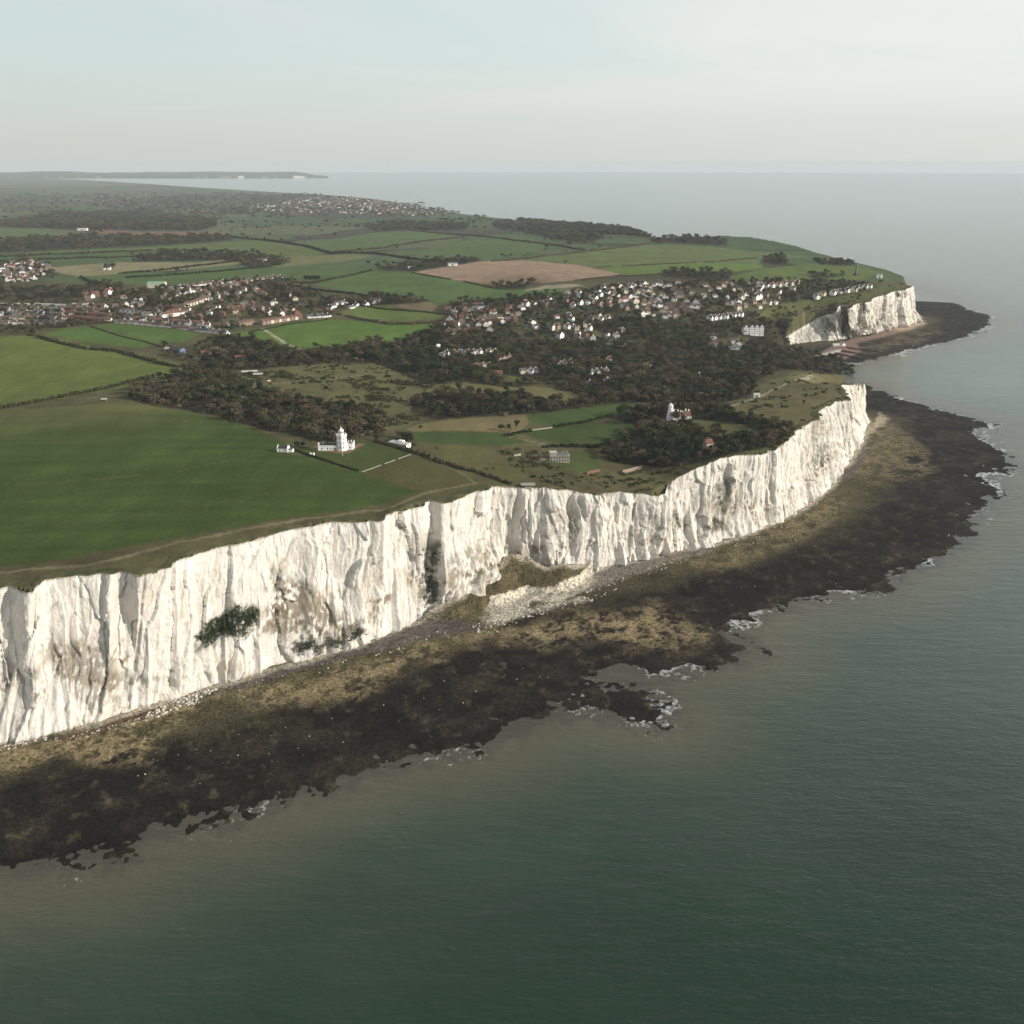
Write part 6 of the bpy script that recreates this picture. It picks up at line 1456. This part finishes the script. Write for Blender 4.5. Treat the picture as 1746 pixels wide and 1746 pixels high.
def windmill():
    rt = empty('windmill', place(1142.5, 716), R(0), label='white smock windmill tower with cap rising from the trees', cat='windmill')
    MB().lathe([(4.6, -2), (4.4, 3), (4.5, 3.2), (3.9, 5), (2.5, 13.5), (2.6, 13.8)], 8, 0, 0, R(10)).build('tower', M['white'], rt)
    c = MB().lathe([(2.7, 13.81), (2.75, 14.6), (2.4, 16.0), (1.5, 17.2), (0.4, 18.0)], 10).build('cap', M['white'], rt, smooth=True)
    MB().lathe([(0.25, 17.8), (0.3, 18.3), (0.05, 18.9)], 6).build('finial', M['white'], c)
    MB().bar((0, 0, 15.3), (1.0, -3.9, 15.9), .5).build('windshaft', M['timber'], rt)
    for a in range(4):
        t = R(45 + 90 * a); MB().bar((1.0, -3.9, 15.9), (1.0 + 5.5 * math.cos(t), -3.9, 15.9 + 5.5 * math.sin(t)), .16).build('stock', M['white'], rt)
    for z in (4.6, 8.2, 11): MB().box(-.4, .4, -4.2 + (z - 4.6) * 0.18, -3.2 + (z - 4.6) * .18, z, z + 1.1).build('window', M['glass'], rt)
    h = empty('windmill_house', place(1160, 717), R(8), label='white house with red roofs and white chimneys beside the windmill', cat='house')
    for (x0, x1, y0, y1, hh, hr) in ((-9, -1.5, -3.5, 4.5, 5.5, 10), (-1.4, 4, -2, 5, 5, 8.5), (4.1, 10.5, -4, 4, 5.5, 10)):
        MB().gable(x0, x1, y0, y1, hh, hr - .05).build('walls', M['white'], h); r_ = MB().roof(x0 + .1, x1 - .1, y0, y1, hh, hr, .2, .2).build('roof', M['roof_red'], h)
        MB().box(x0 + .8, x0 + 2.0, 0, 1.2, hr - 2, hr + 2.4).build('chimney', M['white'], r_); MB().box(x1 - 2.2, x1 - 1, .2, 1.4, hr - 2, hr + 1.8).build('chimney', M['white'], r_)
        for i in range(2): win(h, x0 + (x1 - x0) * (i + .5) / 2, y0, 1, 1.1, 1.5, '-y'); win(h, x0 + (x1 - x0) * (i + .5) / 2, y0, 3.4, 1.1, 1.3, '-y')
windmill()
def stone_house():
    rt = empty('stone_house', place(951, 786), R(6), label='large grey stone house with flat slate roof and lower left wing on a lawn', cat='house')
    MB().box(-8, 10.5, -4.5, 4.5, -1.5, 6.0).build('walls', M['grey_stone'], rt)
    MB().box(-8.4, 10.9, -4.9, 4.9, 6.01, 6.35).build('cornice', M['concrete'], rt); MB().hip(-7.6, 10.1, -4, 4, 6.36, 8.4, 0, 0).build('roof', M['roof_grey'], rt)
    MB().box(-7.9, -1.5, -4.4, 2.5, 6.36, 9.2).build('tower_room', M['grey_stone'], rt); MB().box(-8.2, -1.2, -4.7, 2.8, 9.21, 9.5).build('tower_roof', M['roof_pale'], rt)
    MB().box(-18, -8.01, -3, 4, -1.5, 3.6).build('wing', M['grey_stone'], rt); MB().hip(-18, -8.3, -3, 4, 3.61, 5.6, 0, .3).build('wing_roof', M['roof_brown'], rt)
    MB().box(-21, -18.01, -3.4, 1, -1.5, 2.4).build('outhouse', M['cream'], rt); MB().box(-21.3, -17.9, -3.7, 1.3, 2.41, 2.65).build('outhouse_roof', M['roof_pale'], rt)
    for i in range(7):
        for z in (0.8, 3.6): f = win(rt, -6.7 + 2.6 * i, -4.5, z, 1.15, 1.7, '-y')
    for i in range(3):
        for z in (.8, 3.6): win(rt, 10.5, -2.8 + 2.8 * i, z, 1.1, 1.7, '+x')
    for i in range(3): win(rt, -16.5 + 3 * i, -3, .9, 1.1, 1.5, '-y')
    for x, y in ((5, 1.5), (8.5, 1.5), (-12, 1)): MB().box(x - .6, x + .6, y - .5, y + .5, 4.5, 9.6 if x > 0 else 7).build('chimney', M['pale_brick'], rt)
stone_house()
def woodland_house():
    rt = empty('stone_house', place(1206.5, 768), R(20), label='pale narrow house with red roof half hidden in the clifftop wood', cat='house')
    MB().gable(-3.4, 3.6, -4, 4, 7.5, 11.4).build('walls', M['cream'], rt); MB().roof(-3.4, 3.6, -4, 4, 7.5, 11.5, .2, .2).build('roof', M['roof_red'], rt)
    MB().box(-1, .2, -.5, .7, 10.5, 13.4).build('chimney', M['brick'], rt)
    for z in (1.2, 4.4):
        for y in (-2, 1.6): win(rt, 3.6, y, z, 1.1, 1.6, '+x')
        win(rt, 0, -4, z, 1.2, 1.6, '-y')
woodland_house()
def apartments():
    rt = empty('apartment_block', place(1283, 570), R(4), label='tall bright white apartment block with four steep gables above the bay', cat='apartment block')
    MB().box(-18, 18, -5, 6, -3, 13).build('walls', M['white'], rt)
    for i in range(4):
        x = -14.2 + 9.4 * i + (3 if i else -1)
        x = (-14.5, -3.5, 5.5, 14.5)[i]
        g = MB().gable(0, 9, -3.6, 3.6, 13.5, 18.4); v = [(x - p[1], -5.6 - 1.4 + p[0], p[2] - (2 if p[2] == 0 else 0)) for p in g.v]
        b = MB().add(v, [f[::-1] for f in g.f]).build('gable_bay', M['white'], rt)
        rf = MB().roof(0, 10, -3.6, 3.6, 13.5, 18.5, .25, .3); MB().add([(x - p[1], -7.0 + p[0], p[2]) for p in rf.v], [f[::-1] for f in rf.f]).build('roof', M['roof_grey'], rt)
        for z in (1.5, 5, 8.5, 12):
            for dx in (-1.6, 1.6): win(rt, x + dx, -7.0, z, 1.5, 1.9, '-y')
    MB().roof(-18.2, 18.2, -4.6, 6, 13.02, 16.6, .25, .2).build('main_roof', M['roof_grey'], rt)
    MB().box(-19.5, -18.01, -3, 4, -3, 8).build('stair_bay', M['white'], rt)
apartments()
def cream_tower(px, py, lb):
    rt = empty('tower_house', place(px, py), R(10), label=lb, cat='tower house', group='cream tower houses in the right village')
    MB().box(-3, 3, -3, 3, -2, 11).build('tower', M['cream'], rt); MB().hip(-3, 3, -3.05, 3.05, 11.02, 13.4, 0, .3).build('roof', M['roof_brown'], rt); MB().box(-2.4, -1.4, -.5, .5, 12, 14.6).build('chimney', M['cream'], rt)
    for z in (1.5, 4.8, 8): win(rt, -1.4, -3, z, 1.1, 1.7, '-y'); win(rt, 1.4, -3, z, 1.1, 1.7, '-y'); win(rt, 3, 0, z, 1.1, 1.7, '+x')
cream_tower(983, 569, 'left one of two cream tower houses among the village trees'); cream_tower(997, 563, 'right one of two cream tower houses, set slightly higher')
def long_house():
    rt = empty('villa', place(1004, 583), R(-6), label='long white house with grey roof and glass wing below the cream towers', cat='villa')
    MB().gable(-14, 2, -4, 4, 4.5, 7.5).build('walls', M['white'], rt); MB().roof(-14, 2, -4, 4, 4.5, 7.6, .2, .3).build('roof', M['roof_grey'], rt)
    g = MB().gable(0, 8, -4.5, 4.5, 6.5, 12); MB().add([(6.5 + p[1], -4 + p[0], p[2]) for p in g.v], g.f).build('gable_bay', M['white'], rt)
    r = MB().roof(0, 8, -4.5, 4.5, 6.5, 12.1, .2, .3); MB().add([(6.5 + p[1], -4 + p[0], p[2]) for p in r.v], r.f).build('roof', M['roof_pale'], rt)
    for x in (-11, -7, -3, 4.5, 8.5): win(rt, x, -4, 1, 1.6, 1.8, '-y')
    w2 = empty('wall', place(1040, 588), R(-8), label='long white garden wall stepping right from the long white house', cat='wall')
    for i in range(5): MB().box(-28 + 11 * i, -17.2 + 11 * i, -.6, .6, -2, 2.6 - (i % 2) * .8).build('wall_panel', M['white'], w2)
long_house()
def seafront():
    rt = empty('beach_pub', place(1428, 592.5), R(12), label='white pub with pale roof alone at the foot of the far cliff', cat='pub')
    MB().gable(-11, 6, -5, 5, 4.5, 8).build('walls', M['white'], rt); MB().roof(-11, 6, -5, 5, 4.5, 8.1, .2, .3).build('roof', M['roof_pale'], rt)
    g = MB().gable(0, 11, -4, 4, 6, 10); MB().add([(9.8 + p[1], -6 + p[0], p[2]) for p in g.v], g.f).build('gable_bay', M['white'], rt); r = MB().roof(0, 11, -4, 4, 6, 10.1, .2, .3); MB().add([(9.8 + p[1], -6 + p[0], p[2]) for p in r.v], r.f).build('roof', M['roof_pale'], rt)
    for x in (-9, -5, -1, 3, 8, 11.5): win(rt, x, -5 if x < 6 else -6, 1, 1.6, 1.6, '-y')
    A, B = un(1396, 608, 3.5), un(1434, 597, 3.5); d = B - A; L = float(np.hypot(d[0], d[1]))
    w = empty('sea_wall', (float(A[0]), float(A[1]), 3), math.atan2(d[1], d[0]), label='pale concrete sea wall and promenade behind the bay beach', cat='sea wall')
    n = 6
    for i in range(n): MB().box(L * i / n + .1, L * (i + 1) / n - .1, -1, 1, -3, 2.2).build('wall_panel', M['concrete'], w)
    MB().box(0, L, 1.02, 9, -3, 1.2).build('promenade', M['concrete'], w)
    for i, (a, b, lb) in enumerate([((1412, 606), (1452, 618), 'nearest timber groyne'), ((1424, 602), (1475, 614), 'second timber groyne'), ((1434, 598), (1496, 609), 'third timber groyne'), ((1444, 593), (1518, 603), 'farthest timber groyne')]):
        P, Q = un(*a, 2.5), un(*b, 0.3); d = Q - P; L = float(np.hypot(d[0], d[1])); g = empty('groyne', (float(P[0]), float(P[1]), 0), math.atan2(d[1], d[0]), label=lb + ' on the bay beach counting from the near ridge', cat='groyne', group='groynes on the bay beach')
        v = [(0, -.5, -2), (L, -.5, -2), (L, .5, -2), (0, .5, -2), (0, -.5, 4.2), (L, -.5, 1.3), (L, .5, 1.3), (0, .5, 4.2)]
        MB().add(v, [(0, 3, 2, 1), (4, 5, 6, 7), (0, 1, 5, 4), (1, 2, 6, 5), (2, 3, 7, 6), (3, 0, 4, 7)]).build('planking', M['timber'], g)
        m = MB()
        for k in range(int(L / 7)): m.box(k * 7, k * 7 + .5, -.95, -.51, -2, 5.0 - 2.9 * k * 7 / L)
        m.build('posts', M['timber'], g)
seafront()
def obelisk():
    rt = empty('obelisk', place(1459.5, 470), R(20), label='tall grey stone obelisk on the skyline field of the headland', cat='obelisk')
    MB().box(-5, 5, -5, 5, -1, 2.5).box(-3.6, 3.6, -3.6, 3.6, 2.51, 6).build('plinth', M['bark'], rt)
    st = plain('dark_granite', (0.13, 0.125, 0.10))
    MB().lathe([(3.2, 6.01), (2.0, 25), (1.9, 27)], 4, 0, 0, R(45)).build('shaft', st, rt); MB().lathe([(1.95, 27.01), (0.05, 31)], 4, 0, 0, R(45)).build('tip', st, rt)
obelisk()
def mast(px, py, h, lb):
    rt = empty('mast', place(px, py), 0, label=lb, cat='mast'); MB().lathe([(.22, -.5), (.1, h)], 5).build('pole', M['metal'], rt); MB().bar((-1.2, 0, h * .8), (1.2, 0, h * .8), .12).build('crossarm', M['metal'], rt)
mast(783, 602, 16, 'thin mast rising from the valley trees'); mast(1241, 770, 7, 'thin white pole by the cliff top right of the pale wood house')
def church():
    rt = empty('church', place(236, 520), R(0), label='white slabbed block tower house among the dark village trees', cat='building')
    MB().box(-10, 4, -6, 6, -1, 7).build('walls', M['cream'], rt); MB().box(4.01, 10, -4, 4, -1, 12).build('tower', M['white'], rt); MB().hip(-10, 3.9, -6, 6, 7.02, 10, 0, .3).build('roof', M['roof_grey'], rt)
    for x in (-8, -4, 0): win(rt, x, -6, 1.5, 1.6, 3, '-y')
    rt = empty('spire', place(326, 508), 0, label='slim white spire between the village terraces', cat='spire'); MB().lathe([(2.6, -1), (2.4, 10), (2.5, 10.3), (0.1, 22)], 6).build('shaft', M['white'], rt); MB().box(-.5, .5, -2.8, -2.0, 6, 8).build('window', M['glass'], rt)
church()
# walls, pieced in panels
def wall(pts, h, t, mat, label, piece=6.0, nm='wall', skip=()):
    P = hit([p[0] for p in pts], [p[1] for p in pts]); rt = empty(nm, tuple(map(float, P[0])), 0, label=label, cat='wall'); o = P[0]
    xy = along(pts, piece); 
    for i in range(len(xy) - 1):
        if i in skip: continue
        a, b = xy[i], xy[i + 1]; d = (b - a) / np.linalg.norm(b - a); n = np.array([-d[1], d[0]]) * t / 2; b = b - d * 0.06
        za, zb = float(gz(*a)[0]), float(gz(*b)[0]); hh = h * rnd.uniform(.9, 1.1)
        q = [a - n, b - n, b + n, a + n]; z = [za, zb, zb, za]
        v = [(c[0] - o[0], c[1] - o[1], zz - o[2] - .6) for c, zz in zip(q, z)] + [(c[0] - o[0], c[1] - o[1], zz - o[2] + hh) for c, zz in zip(q, z)]
        MB().add(v, [(0, 3, 2, 1), (4, 5, 6, 7), (0, 1, 5, 4), (1, 2, 6, 5), (2, 3, 7, 6), (3, 0, 4, 7)]).build('wall_panel', M[mat], rt)
wall([(617, 805), (640, 797), (670, 786), (692, 778), (706, 773.5)], 0.5, .4, 'grey_stone', 'pale stone garden wall on the cliff side of the lighthouse lawn', 5.0, skip=(5, 9))
wall([(1061, 807), (1078, 803), (1095, 799)], 3.0, 1.0, 'pale_brick', 'pinkish brick wall in the scrub above the cliff top dip', 6)
wall([(1000, 809), (1012, 806), (1025, 803)], 2.4, .9, 'brick', 'red brick wall at the lower end of the bright house lawn', 5)
wall([(908, 734), (925, 732), (946, 729)], 1.2, .6, 'concrete', 'pale wall along the upper edge of the green house field', 6)
wall([(876, 778), (890, 776)], 1.6, .8, 'concrete', 'short pale wall left of the grey stone house', 5)
def lookout():
    P = Vector(place(901, 831)); rt = empty('lookout', P, R(4), label='flat topped concrete lookout perched on the cliff edge', cat='lookout')
    MB().box(-3.2, 2.6, -2, 2, -3, 2.4).build('walls', M['concrete'], rt); MB().box(-6.4, 5.6, -3, 3, 2.41, 3.1).build('roof_slab', M['concrete'], rt)
    MB().box(-2.4, 1.8, -2.06, -1.9, 1.2, 1.9).build('slit', M['glass'], rt); MB().box(-5.8, -5.4, -2.4, -2, -1, 2.4).build('post', M['timber'], rt); MB().box(4.8, 5.2, -2.4, -2, -1, 2.4).build('post', M['timber'], rt)
lookout()
def pier():
    P = un(718, 348, 0); Q = un(708, 350, 0); rt = empty('pier', (float(P[0]), float(P[1]), 0), 0, label='far dark pier off the hazy town beach', cat='pier')
    MB().box(-40, 40, -10, 10, 9, 11).box(-22, 22, -7, 7, 11.01, 18).build('pier_head', M['timber'], rt); MB().box(-200, -40.1, -4, 4, 9, 10.5).build('deck', M['timber'], rt)
    m = MB()
    for i in range(24): m.box(-200 + i * 10, -199 + i * 10, -4, 4, -3, 9)
    m.build('piles', M['timber'], rt)
pier()
# ------------------------------------------------------------------ haze
def build_haze():
    m = bpy.data.materials.new('haze_air'); m.use_nodes = True; nt = m.node_tree; nt.nodes.clear()
    o_ = nt.nodes.new('ShaderNodeOutputMaterial'); v = nt.nodes.new('ShaderNodeVolumePrincipled')
    v.inputs['Color'].default_value = (0.70, 0.76, 0.82, 1); v.inputs['Density'].default_value = 3.2e-5; v.inputs['Anisotropy'].default_value = 0.0
    nt.links.new(v.outputs[0], o_.inputs['Volume'])
    h = MB().box(-35000, 35000, -35000, 35000, -14, 342).build('haze', m)
    tag(h, 'thin pale haze lying over land and sea', 'haze', kind='stuff')
build_haze()
